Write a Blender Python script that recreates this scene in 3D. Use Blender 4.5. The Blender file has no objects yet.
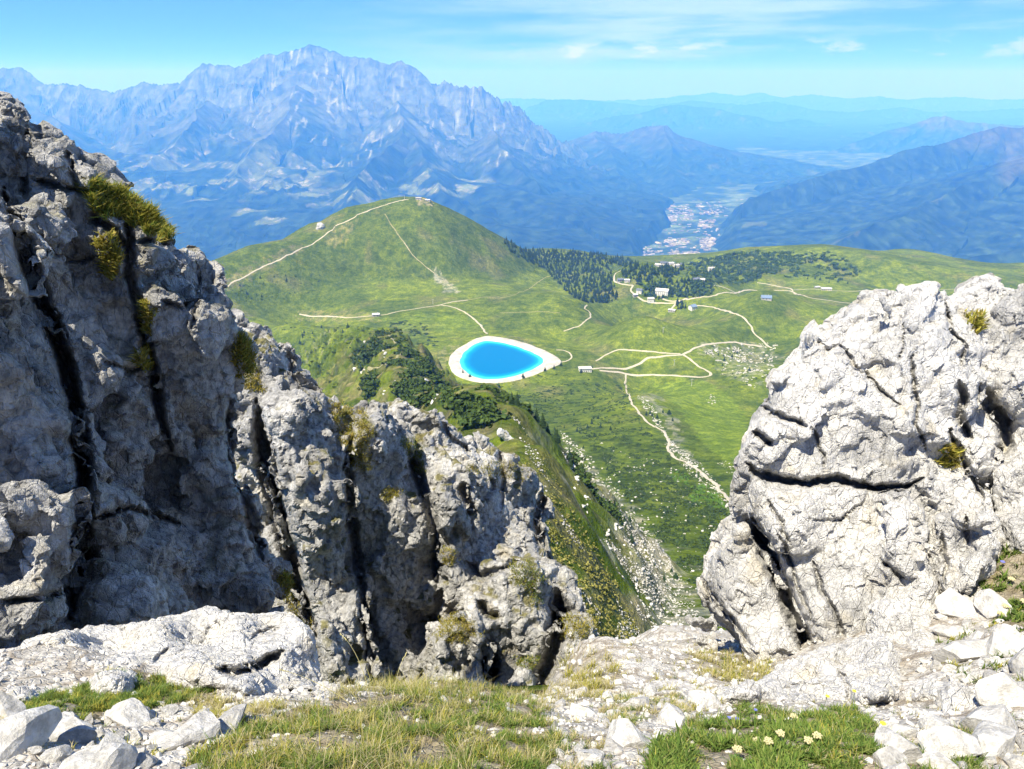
import bpy, bmesh, math, random
import numpy as np
from mathutils import Vector, Matrix
from mathutils.geometry import delaunay_2d_cdt
from mathutils.bvhtree import BVHTree

random.seed(7)
rng = np.random.default_rng(7)
W, H, FPX = 1024, 769, 768.0
PITCH = math.radians(21.4)
sc = bpy.context.scene
COL = sc.collection

# ------------------------------------------------------------------ camera
cam_d = bpy.data.cameras.new('camera')
cam_d.sensor_fit = 'HORIZONTAL'
cam_d.sensor_width = 36.0
cam_d.lens = 36.0 * FPX / W
cam_d.clip_start = 0.05
cam_d.clip_end = 400000.0
cam = bpy.data.objects.new('camera', cam_d)
COL.objects.link(cam)
cam.location = (0, 0, 0)
cam.rotation_euler = (math.radians(90) - PITCH, 0, 0)
sc.camera = cam

# ------------------------------------------------------------------ light
SUN_AZ = math.radians(-138.0)      # compass-like angle from +Y towards +X : sun stands to the left, a little behind
SUN_EL = math.radians(61.0)
SUN_DIR = Vector((math.sin(SUN_AZ) * math.cos(SUN_EL), math.cos(SUN_AZ) * math.cos(SUN_EL), math.sin(SUN_EL)))
sun_d = bpy.data.lights.new('sun', 'SUN')
sun_d.energy = 5.0
sun_d.angle = math.radians(0.5)
sun_d.color = (1.0, 0.965, 0.90)
sun = bpy.data.objects.new('sun', sun_d)
COL.objects.link(sun)
sun.rotation_euler = SUN_DIR.to_track_quat('Z', 'Y').to_euler()
sun['kind'] = 'structure'

world = bpy.data.worlds.new('World')
sc.world = world
world.use_nodes = True
wn = world.node_tree
wn.nodes.clear()
def N(nt, typ, **kw):
    n = nt.nodes.new(typ)
    for k, v in kw.items():
        setattr(n, k, v)
    return n
w_out = N(wn, 'ShaderNodeOutputWorld')
w_bg = N(wn, 'ShaderNodeBackground')
w_sky = N(wn, 'ShaderNodeTexSky', sky_type='NISHITA')
w_sky.sun_disc = False
w_sky.sun_elevation = SUN_EL
w_sky.sun_rotation = SUN_AZ
w_sky.altitude = 2000
w_sky.air_density = 1.0
w_sky.dust_density = 0.0
w_sky.ozone_density = 2.0
w_bg.inputs['Strength'].default_value = 0.066
# wisps of cirrus and a few small cumulus low over the horizon, laid out by sky direction
w_tc = N(wn, 'ShaderNodeTexCoord')
w_sep = N(wn, 'ShaderNodeSeparateXYZ')
wn.links.new(w_tc.outputs['Generated'], w_sep.inputs[0])
def wmath(op, a, b=None, clamp=False):
    n = N(wn, 'ShaderNodeMath', operation=op, use_clamp=clamp)
    for i, x in enumerate((a, b)):
        if x is None: continue
        if isinstance(x, (int, float)): n.inputs[i].default_value = x
        else: wn.links.new(x, n.inputs[i])
    return n.outputs[0]
w_az = wmath('ARCTAN2', w_sep.outputs['X'], w_sep.outputs['Y'])
w_el = w_sep.outputs['Z']
def wnoise(sx, sz, scale, detail, rough=0.55, off=0.0):
    c = N(wn, 'ShaderNodeCombineXYZ')
    wn.links.new(wmath('MULTIPLY', w_az, sx), c.inputs[0])
    wn.links.new(wmath('MULTIPLY', w_el, sz), c.inputs[1])
    c.inputs[2].default_value = off
    n = N(wn, 'ShaderNodeTexNoise')
    n.inputs['Scale'].default_value = scale
    n.inputs['Detail'].default_value = detail
    n.inputs['Roughness'].default_value = rough
    wn.links.new(c.outputs[0], n.inputs['Vector'])
    return n.outputs['Fac']
def wramp(x, lo, hi):
    n = N(wn, 'ShaderNodeMapRange', interpolation_type='SMOOTHSTEP')
    wn.links.new(x, n.inputs['Value'])
    n.inputs['From Min'].default_value = lo; n.inputs['From Max'].default_value = hi
    return n.outputs['Result']
cirrus = wmath('MULTIPLY', wramp(wnoise(1.0, 10.0, 3.0, 6, 0.62, 3.1), 0.42, 0.66), wramp(w_az, -0.35, 0.20))
band = wmath('MULTIPLY', wramp(w_el, 0.010, 0.035), 1.0)
cirrus = wmath('MULTIPLY', cirrus, band)
puffs = wmath('MULTIPLY', wramp(wnoise(1.0, 3.2, 17.0, 7, 0.62, 8.4), 0.50, 0.62), wramp(w_az, -0.05, 0.10))
pb = wmath('MULTIPLY', wramp(w_el, 0.022, 0.030), wmath('SUBTRACT', 1.0, wramp(w_el, 0.038, 0.054)))
puffs = wmath('MULTIPLY', puffs, pb)
cl = wmath('ADD', wmath('MULTIPLY', cirrus, 0.58), wmath('MULTIPLY', puffs, 0.6), True)
w_mix = N(wn, 'ShaderNodeMix', data_type='RGBA')
wn.links.new(cl, w_mix.inputs['Factor'])
w_tint = N(wn, 'ShaderNodeMix', data_type='RGBA', blend_type='MULTIPLY')
w_tint.inputs['Factor'].default_value = 1.0
wn.links.new(w_sky.outputs[0], w_tint.inputs['A'])
_g = N(wn, 'ShaderNodeMix', data_type='RGBA')       # the low sky is a deeper blue than the model's whitish horizon
wn.links.new(wramp(w_el, -0.02, 0.16), _g.inputs['Factor'])
_g.inputs['A'].default_value = (0.16, 0.325, 0.80, 1); _g.inputs['B'].default_value = (0.38, 0.62, 1.12, 1)
wn.links.new(_g.outputs['Result'], w_tint.inputs['B'])
wn.links.new(w_tint.outputs['Result'], w_mix.inputs['A'])
w_mix.inputs['B'].default_value = (6.6, 9.0, 11.5, 1)
wn.links.new(w_mix.outputs['Result'], w_bg.inputs['Color'])
wn.links.new(w_bg.outputs[0], w_out.inputs['Surface'])

sc.view_settings.view_transform = 'Standard'
sc.view_settings.look = 'None'
sc.view_settings.exposure = 0.95
sc.view_settings.gamma = 1.0
sc.cycles.max_bounces = 5
sc.cycles.diffuse_bounces = 2
sc.cycles.glossy_bounces = 2
sc.cycles.transmission_bounces = 2
sc.cycles.volume_bounces = 3
sc.cycles.caustics_reflective = False
sc.cycles.caustics_refractive = False
sc.cycles.use_denoising = True

# ------------------------------------------------------------------ helpers
SP, CP = math.sin(PITCH), math.cos(PITCH)
def aw(u, v):
    """photo point -> (x/Y, z/Y) of its sight line"""
    u = np.asarray(u, float); v = np.asarray(v, float)
    du = (u - W / 2) / FPX; dv = (H / 2 - v) / FPX
    ry = CP + SP * dv; rz = -SP + CP * dv
    return du / ry, rz / ry
def P3(u, v, Y):
    a, w = aw(u, v)
    Y = np.asarray(Y, float)
    return np.stack([a * Y, Y + 0 * a, w * Y], -1)
def to_px(p):
    x, y, z = p[..., 0], p[..., 1], p[..., 2]
    f = y * CP - z * SP; up = y * SP + z * CP
    return W / 2 + FPX * x / f, H / 2 - FPX * up / f

def tag(o, label=None, cat=None, group=None, kind=None):
    if label: o['label'] = label
    if cat: o['category'] = cat
    if group: o['group'] = group
    if kind: o['kind'] = kind
    return o
def empty(name, loc=(0, 0, 0), rz=0.0):
    o = bpy.data.objects.new(name, None)
    COL.objects.link(o); o.location = loc; o.rotation_euler = (0, 0, rz)
    o.empty_display_size = 0.1
    return o
def link_mesh(name, me, parent=None):
    o = bpy.data.objects.new(name, me)
    COL.objects.link(o)
    if parent is not None: o.parent = parent
    return o
def np_mesh(name, V, F, mat=None, smooth=False, cols=None):
    """V (n,3), F (m,3|4) numpy arrays -> mesh; cols: dict name->(n,3) or (n,) point attributes"""
    me = bpy.data.meshes.new(name)
    V = np.ascontiguousarray(V, dtype=np.float32)
    F = np.ascontiguousarray(F, dtype=np.int32)
    k = F.shape[1]
    me.vertices.add(len(V)); me.vertices.foreach_set('co', V.ravel())
    me.loops.add(F.size); me.loops.foreach_set('vertex_index', F.ravel())
    me.polygons.add(len(F))
    me.polygons.foreach_set('loop_start', np.arange(0, F.size, k, dtype=np.int32))
    me.polygons.foreach_set('loop_total', np.full(len(F), k, dtype=np.int32))
    me.update(calc_edges=True)
    me.polygons.foreach_set('use_smooth', np.full(len(F), smooth))
    for n, c in (cols or {}).items():
        c = np.asarray(c, np.float32)
        if c.ndim == 2:
            at = me.attributes.new(n, 'FLOAT_COLOR', 'POINT')
            cc = np.ones((len(V), 4), np.float32); cc[:, :3] = c
            at.data.foreach_set('color', cc.ravel())
        else:
            at = me.attributes.new(n, 'FLOAT', 'POINT')
            at.data.foreach_set('value', c.ravel())
    if mat: me.materials.append(mat)
    return me
def grid_faces(nr, nc):
    i = np.arange(nr - 1)[:, None] * nc + np.arange(nc - 1)[None, :]
    i = i.ravel()
    return np.stack([i, i + 1, i + nc + 1, i + nc], -1)

# ---- noise (numpy)
def _h(ix, iy, iz, seed):
    with np.errstate(over='ignore'):
        n = (ix.astype(np.int64) * 374761393 + iy.astype(np.int64) * 668265263 + iz.astype(np.int64) * 2147483647 + seed * 1274126177) & 0xffffffff
        n = ((n ^ (n >> 13)) * 1274126177) & 0xffffffff
        n = ((n ^ (n >> 16)) * 2246822519) & 0xffffffff
        n = n ^ (n >> 15)
    return n
def hf(ix, iy, iz, seed):
    return (_h(ix, iy, iz, seed) & 0xffffff).astype(np.float32) / 16777215.0
def vnoise(p, seed=0):
    """value-gradient noise in about -1..1, p (n,2|3)"""
    p = np.asarray(p, np.float32)
    if p.shape[1] == 2:
        i = np.floor(p).astype(np.int64); f = p - i
        t = f * f * f * (f * (f * 6 - 15) + 10)
        r = 0
        for dx in (0, 1):
            wx = t[:, 0] if dx else 1 - t[:, 0]
            for dy in (0, 1):
                wy = t[:, 1] if dy else 1 - t[:, 1]
                a = hf(i[:, 0] + dx, i[:, 1] + dy, 0 * i[:, 0], seed) * 6.2831853
                r = r + wx * wy * (np.cos(a) * (f[:, 0] - dx) + np.sin(a) * (f[:, 1] - dy))
        return r * 1.5
    i = np.floor(p).astype(np.int64); f = p - i
    t = f * f * f * (f * (f * 6 - 15) + 10)
    r = 0
    for dx in (0, 1):
        wx = t[:, 0] if dx else 1 - t[:, 0]
        for dy in (0, 1):
            wy = wx * (t[:, 1] if dy else 1 - t[:, 1])
            for dz in (0, 1):
                w_ = wy * (t[:, 2] if dz else 1 - t[:, 2])
                h = _h(i[:, 0] + dx, i[:, 1] + dy, i[:, 2] + dz, seed)
                gx = (h & 1023).astype(np.float32) / 511.5 - 1
                gy = ((h >> 10) & 1023).astype(np.float32) / 511.5 - 1
                gz = ((h >> 20) & 1023).astype(np.float32) / 511.5 - 1
                r = r + w_ * (gx * (f[:, 0] - dx) + gy * (f[:, 1] - dy) + gz * (f[:, 2] - dz))
    return r * 1.35
def fbm(p, octv=5, seed=0, gain=0.5, lac=2.03):
    a, s, r = 1.0, 0.0, 0
    p = np.asarray(p, np.float32)
    for k in range(octv):
        r = r + a * vnoise(p, seed + k * 17); s += a
        a *= gain; p = p * lac + 11.3
    return r / s * 1.6
def ridged(p, octv=5, seed=0, gain=0.5, lac=2.03):
    a, s, r, wgt = 1.0, 0.0, 0, 1.0
    p = np.asarray(p, np.float32)
    for k in range(octv):
        n = 1 - np.abs(vnoise(p, seed + k * 17)) * 1.6
        n = np.clip(n, 0, 1) ** 2
        r = r + a * n * wgt; s += a
        wgt = np.clip(n * 1.6, 0, 1)
        a *= gain; p = p * lac + 7.7
    return r / s
def worley(p, seed=0):
    """3D cells -> F1, F2, id(n,3 ints), centre vector from nearest point"""
    p = np.asarray(p, np.float32)
    i0 = np.floor(p).astype(np.int64)
    n = len(p)
    f1 = np.full(n, 9.0, np.float32); f2 = np.full(n, 9.0, np.float32)
    cid = np.zeros((n, 3), np.int64); dv = np.zeros((n, 3), np.float32)
    for dx in (-1, 0, 1):
        for dy in (-1, 0, 1):
            for dz in (-1, 0, 1):
                c = i0 + np.array([dx, dy, dz])
                h = _h(c[:, 0], c[:, 1], c[:, 2], seed)
                q = np.stack([(h & 1023) / 1023.0, ((h >> 10) & 1023) / 1023.0, ((h >> 20) & 1023) / 1023.0], -1).astype(np.float32)
                d = p - (c + q)
                L = np.sqrt((d * d).sum(1))
                m1 = L < f1
                f2 = np.where(m1, f1, np.minimum(f2, L))
                f1 = np.where(m1, L, f1)
                cid[m1] = c[m1]; dv[m1] = d[m1]
    return f1, f2, cid, dv
def sstep(x, a, b):
    t = np.clip((x - a) / (b - a), 0, 1)
    return t * t * (3 - 2 * t)
def seg_dist(P, poly):
    """P (n,2); poly (m,3): nearest distance in xy, interpolated z there, arclength"""
    n = len(P)
    best = np.full(n, 1e18); bz = np.zeros(n); bs = np.zeros(n); side = np.zeros(n)
    s0 = 0.0
    for k in range(len(poly) - 1):
        A = poly[k, :2]; B = poly[k + 1, :2]; d = B - A; L2 = (d * d).sum() + 1e-12
        t = np.clip(((P - A) @ d) / L2, 0, 1)
        q = P - (A + t[:, None] * d)
        D = (q * q).sum(1)
        m = D < best
        best[m] = D[m]
        bz[m] = (poly[k, 2] + t * (poly[k + 1, 2] - poly[k, 2]))[m]
        bs[m] = (s0 + t * math.sqrt(L2))[m]
        side[m] = (d[0] * q[:, 1] - d[1] * q[:, 0])[m]
        s0 += math.sqrt(L2)
    return np.sqrt(best), bz, bs, np.sign(side)
def seg_tent(P, poly, prof):
    """highest of the profiles of all crest segments: z, distance, arclength, crest height"""
    n = len(P); bz = np.full(n, -1e9); bd = np.zeros(n); bs = np.zeros(n); bc = np.zeros(n); s0 = 0.0
    for k in range(len(poly) - 1):
        A = poly[k, :2]; B = poly[k + 1, :2]; d = B - A; L2 = (d * d).sum() + 1e-12
        t = np.clip(((P - A) @ d) / L2, 0, 1)
        q = P - (A + t[:, None] * d); D = np.sqrt((q * q).sum(1)); zc = poly[k, 2] + t * (poly[k + 1, 2] - poly[k, 2])
        z = zc - prof(D); m = z > bz
        bz[m] = z[m]; bd[m] = D[m]; bc[m] = zc[m]; bs[m] = (s0 + t * math.sqrt(L2))[m]
        s0 += math.sqrt(L2)
    return bz, bd, bs, bc
def smax(a, b, k):
    h = np.clip(0.5 + 0.5 * (a - b) / k, 0, 1)
    return b * (1 - h) + a * h + k * h * (1 - h)
def in_poly(u, v, poly):
    poly = np.asarray(poly, float); r = np.zeros(np.shape(u), bool)
    j = len(poly) - 1
    for i in range(len(poly)):
        xi, yi = poly[i]; xj, yj = poly[j]
        c = ((yi > v) != (yj > v)) & (u < (xj - xi) * (v - yi) / (yj - yi + 1e-12) + xi)
        r ^= c; j = i
    return r

# ---- materials
class MatB:
    def __init__(s, name, rough=0.9, spec=0.2):
        s.m = bpy.data.materials.new(name); s.m.use_nodes = True
        s.t = s.m.node_tree; s.t.nodes.clear()
        s.out = s.n('ShaderNodeOutputMaterial'); s.b = s.n('ShaderNodeBsdfPrincipled')
        s.b.inputs['Roughness'].default_value = rough
        s.b.inputs['Specular IOR Level'].default_value = spec
        s.l(s.b.outputs[0], s.out.inputs['Surface'])
        s.tc = s.n('ShaderNodeTexCoord')
        s.co = s.tc.outputs['Object']
    def n(s, typ, **kw): return N(s.t, typ, **kw)
    def l(s, a, b): s.t.links.new(a, b)
    def put(s, x, sock):
        if hasattr(x, 'is_output'): s.l(x, sock)
        elif isinstance(x, (tuple, list)): sock.default_value = tuple(x) + ((1.0,) if len(x) == 3 and len(sock.default_value) == 4 else ())
        else: sock.default_value = x
    def attr(s, name):
        a = s.n('ShaderNodeAttribute', attribute_name=name); return a.outputs['Color']
    def attrf(s, name):
        a = s.n('ShaderNodeAttribute', attribute_name=name); return a.outputs['Fac']
    def noise(s, scale, detail=4, rough=0.55, stretch=None, dist=0.0, co=None):
        v = co or s.co
        if stretch:
            mp = s.n('ShaderNodeMapping'); s.l(v, mp.inputs['Vector']); mp.inputs['Scale'].default_value = stretch; v = mp.outputs[0]
        n = s.n('ShaderNodeTexNoise'); s.l(v, n.inputs['Vector'])
        n.inputs['Scale'].default_value = scale; n.inputs['Detail'].default_value = detail
        n.inputs['Roughness'].default_value = rough; n.inputs['Distortion'].default_value = dist
        return n.outputs['Fac']
    def vor(s, scale, feature='DISTANCE_TO_EDGE', out='Distance', stretch=None, co=None):
        v = co or s.co
        if stretch:
            mp = s.n('ShaderNodeMapping'); s.l(v, mp.inputs['Vector']); mp.inputs['Scale'].default_value = stretch; v = mp.outputs[0]
        n = s.n('ShaderNodeTexVoronoi', feature=feature); s.l(v, n.inputs['Vector'])
        n.inputs['Scale'].default_value = scale
        return n.outputs[out]
    def ramp(s, x, lo, hi, a=0.0, b=1.0):
        n = s.n('ShaderNodeMapRange', interpolation_type='SMOOTHSTEP'); s.put(x, n.inputs['Value'])
        n.inputs['From Min'].default_value = lo; n.inputs['From Max'].default_value = hi
        n.inputs['To Min'].default_value = a; n.inputs['To Max'].default_value = b
        return n.outputs['Result']
    def math(s, op, a, b=0.0, clamp=False):
        n = s.n('ShaderNodeMath', operation=op, use_clamp=clamp); s.put(a, n.inputs[0]); s.put(b, n.inputs[1]); return n.outputs[0]
    def mix(s, f, a, b, mode='MIX'):
        n = s.n('ShaderNodeMix', data_type='RGBA', blend_type=mode)
        s.put(f, n.inputs['Factor']); s.put(a, n.inputs['A']); s.put(b, n.inputs['B']); return n.outputs['Result']
    def color(s, x): s.put(x, s.b.inputs['Base Color']); return s
    def bump(s, h, strength=0.5, dist=0.02):
        n = s.n('ShaderNodeBump'); s.put(h, n.inputs['Height'])
        n.inputs['Strength'].default_value = strength; n.inputs['Distance'].default_value = dist
        if s.b.inputs['Normal'].is_linked: s.l(s.b.inputs['Normal'].links[0].from_socket, n.inputs['Normal'])
        s.l(n.outputs[0], s.b.inputs['Normal']); return s
def flat_mat(name, c, rough=0.8, var=0.12, scale=3.0, spec=0.2):
    b = MatB(name, rough, spec)
    n = b.noise(scale, 4)
    b.color(b.mix(b.ramp(n, 0.3, 0.7), tuple(x * (1 - var) for x in c), tuple(min(1, x * (1 + var)) for x in c)))
    return b.m
# ================================================================== far land
FAR = MatB('far_land', 0.95, 0.05)
_n1 = FAR.noise(0.006, 10, 0.72)
FAR.color(FAR.mix(0.8, FAR.attr('albedo'), FAR.mix(FAR.ramp(_n1, 0.35, 0.68), (0.4, 0.4, 0.4), (1.4, 1.4, 1.4)), 'MULTIPLY'))
M_far = FAR.m

def crest3(pts):
    pts = np.array(pts, float)
    return P3(pts[:, 0], pts[:, 1], pts[:, 2])

def polar_sheet(u0, u1, nu, Y0, Y1, nY, power=1.0):
    a0 = (u0 - W / 2) / FPX; a1 = (u1 - W / 2) / FPX
    a = np.linspace(a0, a1, nu)
    t = np.linspace(0, 1, nY)
    Y = Y0 * (Y1 / Y0) ** t
    A, YY = np.meshgrid(a, Y)
    return (A * YY).ravel(), YY.ravel()

def tents(x, y, crests, p):
    """max over crests of a mountain profile; every crest: dict(pts, s1, s2, r, side noise)"""
    P = np.stack([x, y], -1)
    z = np.full(len(x), -1e9); dist = np.full(len(x), 1e9); cz = np.zeros(len(x))
    warp = np.stack([fbm(P / 2300.0, 4, 5), fbm(P / 2300.0, 4, 6)], -1)
    for k, c in enumerate(crests):
        poly = c['pts']
        w_ = warp * c.get('warp', 260.0)
        L = c.get('L', 1500.0)
        zt_, d, s, zc = seg_tent(P + w_, poly, lambda D: c['s1'] * L * (1 - np.exp(-D / L)) + c['s2'] * D)
        jag = fbm(np.stack([s / c.get('jl', 350.0), 0 * s + k * 3.7], -1), 4, 31) * c.get('jag', 40.0)
        gul = ridged(np.stack([s / c.get('gl', 900.0) + 0.35 * fbm(P / 900.0, 3, 9), d / (c.get('gl', 900.0) * 3.2) + k * 5.1], -1), 5, 41 + k, 0.55)
        amp = c.get('ga', 420.0) * (1 - np.exp(-d / 600.0)) * (0.22 + 0.78 * np.exp(-(d / c.get('gd', 2600.0)) ** 2))
        zz = zt_ + jag * np.exp(-d / 500.0) + (gul - 0.80) * amp
        m = zz > z
        z = np.where(m, zz, z); dist = np.where(m, d, dist); cz = np.where(m, zc, cz)
    return z, dist, cz

FOREST = np.array([0.028, 0.05, 0.022]); MEADOW = np.array([0.135, 0.17, 0.06]); ROCKC = np.array([0.135, 0.17, 0.15])
SCREE = np.array([0.33, 0.37, 0.33]); ALPINE = np.array([0.085, 0.10, 0.05])
def mixc(a, b, t):
    t = np.asarray(t)[:, None]
    return a * (1 - t) + b * t
def sheet_normals(x, y, z, nY, nu):
    X = x.reshape(nY, nu); Y = y.reshape(nY, nu); Z = z.reshape(nY, nu)
    P = np.stack([X, Y, Z], -1)
    gu = np.gradient(P, axis=1); gv = np.gradient(P, axis=0)
    n = np.cross(gu, gv); n /= np.linalg.norm(n, axis=-1, keepdims=True) + 1e-9
    return n.reshape(-1, 3)

def make_range(name, box, crests, floor, style, bend=None):
    nu, nY = box[2], box[5]
    x, y = polar_sheet(*box)
    P = np.stack([x, y], -1)
    z, d, cz = tents(x, y, crests, P)
    if bend: z = bend(x, y, z)
    z = z + fbm(P / 420.0, 5, 77) * 32.0 * (1 - np.exp(-d / 500.0))
    fl = floor + 25 * fbm(P / 1500.0, 3, 12)
    z = np.maximum(z, fl)
    n = sheet_normals(x, y, z, nY, nu)
    u, v = to_px(np.stack([x, y, z], -1))
    slope = 1 - np.abs(n[:, 2])
    col = np.tile(FOREST, (len(x), 1)) * (0.85 + 0.7 * fbm(P / 170.0, 5, 3))[:, None]
    col = style(col, x, y, z, u, v, slope, P, d, n)
    me = np_mesh(name, np.stack([x, y, z], -1), grid_faces(nY, nu), M_far, False, {'albedo': np.clip(col, 0.004, 0.85)})
    o = link_mesh(name, me); o['kind'] = 'structure'
    return o

def patches(P, size, seed, thr, warpamp=0.35):
    q = P / size + warpamp * np.stack([fbm(P / size * 1.3, 3, seed + 1), fbm(P / size * 1.3, 3, seed + 2)], -1)
    f1, f2, cid, dv = worley(np.concatenate([q, 0 * q[:, :1] + 0.5], 1), seed)
    r = hf(cid[:, 0], cid[:, 1], cid[:, 2], seed + 5)
    return (r < thr) * sstep(f2 - f1, 0.03, 0.09), r

# ---- the limestone massif across the valley
def style_massif(col, x, y, z, u, v, slope, P, d, n):
    nz = fbm(P / 500.0, 5, 21)
    hi = sstep(v + 26 * nz, 172, 118)                     # upper grassy and rocky zone
    left = sstep(u, 330, 250)
    col = mixc(col, ALPINE * 1.1, hi * sstep(fbm(P / 900.0, 4, 22), -0.45, 0.15))
    rk = sstep(v + 22 * nz + 12 * left, 158, 105) * sstep(u, -10, 40)
    east = sstep(u, 425, 450) * sstep(v + 20 * nz, 185, 140)
    steep = sstep(slope, 0.16, 0.42)
    rk = np.maximum(rk * (0.25 + 0.75 * steep), east * steep)
    rcol = ROCKC * (1 + 0.35 * fbm(P / 150.0, 4, 23))[:, None]
    col = mixc(col, rcol, np.clip(rk, 0, 1))
    streak = ridged(np.stack([x / 190.0, y / 900.0], -1), 3, 24)
    sc_ = sstep(streak, 0.50, 0.72) * sstep(v + 30 * nz, 178, 130) * sstep(u + 40 * nz, 130, 280) * sstep(fbm(P / 900., 4, 28), -0.1, 0.4) * 0.8
    col = mixc(col, SCREE, sc_)
    # hay meadows and hamlets on the terraces
    mask = sstep(fbm(P / 1500.0, 3, 29) + 1.15 - np.abs(v - 182) / 36.0 - np.maximum(0, (u - 330) / 200.0) - 0.8 * sstep(u, 130, 60), 0.25, 0.6)
    m1, r1 = patches(P, 620.0, 51, 0.48)
    m2, r2 = patches(P, 260.0, 61, 0.30)
    md = np.clip(np.maximum(m1 * 0.9, m2 * 0.8), 0, 1) * mask
    col = mixc(col, MEADOW * (0.75 + 0.6 * r1)[:, None], md * 0.9)
    m3, r3 = patches(P, 70.0, 71, 0.2)
    col = mixc(col, np.array([0.25, 0.26, 0.20]), m3 * md * 0.9)
    return col

C_main = crest3([(-90, 66, 17500), (0, 68, 17000), (22, 67, 17000), (45, 84, 16800), (70, 83, 16500), (112, 92, 16300), (125, 89, 16000), (142, 82, 16000),
                 (160, 84, 15800), (180, 82, 15600), (202, 63, 15500), (240, 66, 15300), (262, 55, 15100), (292, 50, 15000), (310, 44, 14900), (318, 45, 14900),
                 (340, 54, 14800), (370, 58, 14700), (388, 64, 14700), (402, 61, 14600), (420, 70, 14500), (432, 84, 14500)])
C_east = crest3([(432, 84, 14500), (448, 80, 14300), (462, 85, 14200), (475, 86, 14200), (487, 90, 14200), (500, 100, 14400), (512, 105, 14600), (520, 108, 14800), (532, 122, 15000), (545, 128, 15200), (556, 138, 15400), (566, 141, 15600), (580, 145, 16000)])
C_sp1 = crest3([(404, 100, 13200), (398, 128, 12000), (376, 160, 10300), (352, 200, 8800)])
C_sp2 = crest3([(205, 100, 14000), (190, 125, 12800), (150, 160, 11200)])
C_sp3 = crest3([(500, 130, 12700), (515, 170, 11000), (540, 205, 9500)])
C_sp4 = crest3([(300, 85, 13700), (290, 115, 12700), (250, 165, 10900), (230, 215, 9200)])
C_sp5 = crest3([(40, 110, 14500), (80, 150, 12500), (110, 190, 10500)])
C_sp6 = crest3([(398, 128, 12000), (430, 165, 10400), (470, 205, 8900), (500, 235, 7700)])
C_low1 = crest3([(40, 146, 12800), (150, 156, 11900), (250, 164, 11300), (350, 168, 10900), (450, 178, 10300), (530, 195, 9500), (575, 215, 8700)])
C_low2 = crest3([(60, 205, 9300), (180, 210, 9000), (300, 214, 8600), (420, 216, 8300), (500, 226, 7900), (550, 238, 7600)])
make_range('mountain_massif', (-90, 760, 860, 5200, 19000, 560),
           [dict(pts=C_main, s1=0.60, s2=0.27, L=1500, ga=560, gl=430, jag=38, jl=230, warp=60, gd=3200),
            dict(pts=C_east, s1=0.70, s2=0.30, L=1500, ga=600, gl=260, jag=85, jl=150, warp=40, gd=3200),
            dict(pts=C_sp1, s1=0.42, s2=0.24, L=900, ga=280, gl=420, jag=30),
            dict(pts=C_sp2, s1=0.42, s2=0.24, L=900, ga=260, gl=500, jag=40),
            dict(pts=C_sp3, s1=0.42, s2=0.24, L=900, ga=240, gl=380, jag=40),
            dict(pts=C_sp4, s1=0.42, s2=0.24, L=900, ga=240, gl=500, jag=30),
            dict(pts=C_sp5, s1=0.42, s2=0.24, L=900, ga=260, gl=520, jag=30),
            dict(pts=C_low1, s1=0.06, s2=0.11, L=900, ga=170, gl=700, jag=60, jl=600, warp=300),
            dict(pts=C_low2, s1=0.06, s2=0.10, L=900, ga=130, gl=600, jag=50, jl=500, warp=300),
            dict(pts=C_sp6, s1=0.42, s2=0.24, L=900, ga=240, gl=500, jag=30)],
           -1900, style_massif, lambda x, y, z: z - 1.1 * np.maximum(0, x - (1000 + 0.24 * np.maximum(0, y - 6700)) + 250 * fbm(np.stack([x, y], -1) / 1500.0, 3, 1)))

# ---- wooded pyramid left of the valley mouth
def style_wood(k, top=(0.22, 0.19, 0.14), tv=0, tmask=None):
    def f(col, x, y, z, u, v, slope, P, d, n):
        m1, r1 = patches(P, 230.0, 81 + k, 0.035)
        col = mixc(col, MEADOW * 0.7, m1 * 0.7)
        col = mixc(col, FOREST * 2.0, sstep(fbm(P / 120.0, 4, 15 + k), 0.2, 0.5) * 0.6)
        if tmask is not None:
            col = mixc(col, np.array(top) * (1 + 0.3 * fbm(P / 200.0, 3, 8))[:, None], tmask(u, v, P) )
        return col
    return f
make_range('wooded_mountain', (440, 860, 300, 9000, 21000, 260),
           [dict(pts=crest3([(480, 170, 19500), (540, 150, 18500), (573, 142, 18000), (600, 131, 17500), (625, 133, 17200), (640, 128, 17000), (652, 125, 16800), (668, 125, 16500), (682, 134, 16500), (700, 152, 16800), (716, 172, 17200), (730, 186, 17500), (750, 215, 17500)]), s1=0.5, s2=0.12, L=1200, ga=300, gl=600, jag=25, warp=60),
            dict(pts=crest3([(600, 131, 17500), (612, 165, 14500), (625, 200, 11500)]), s1=0.3, s2=0.12, L=900, ga=120),
            dict(pts=crest3([(668, 125, 16500), (676, 160, 14800), (668, 190, 12600)]), s1=0.35, s2=0.16, L=900, ga=120)],
           -1900, style_wood(1, (0.085, 0.10, 0.075), 0, lambda u, v, P: sstep(v + 10 * fbm(P / 400., 3, 4), 160, 128) * 0.8))

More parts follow.
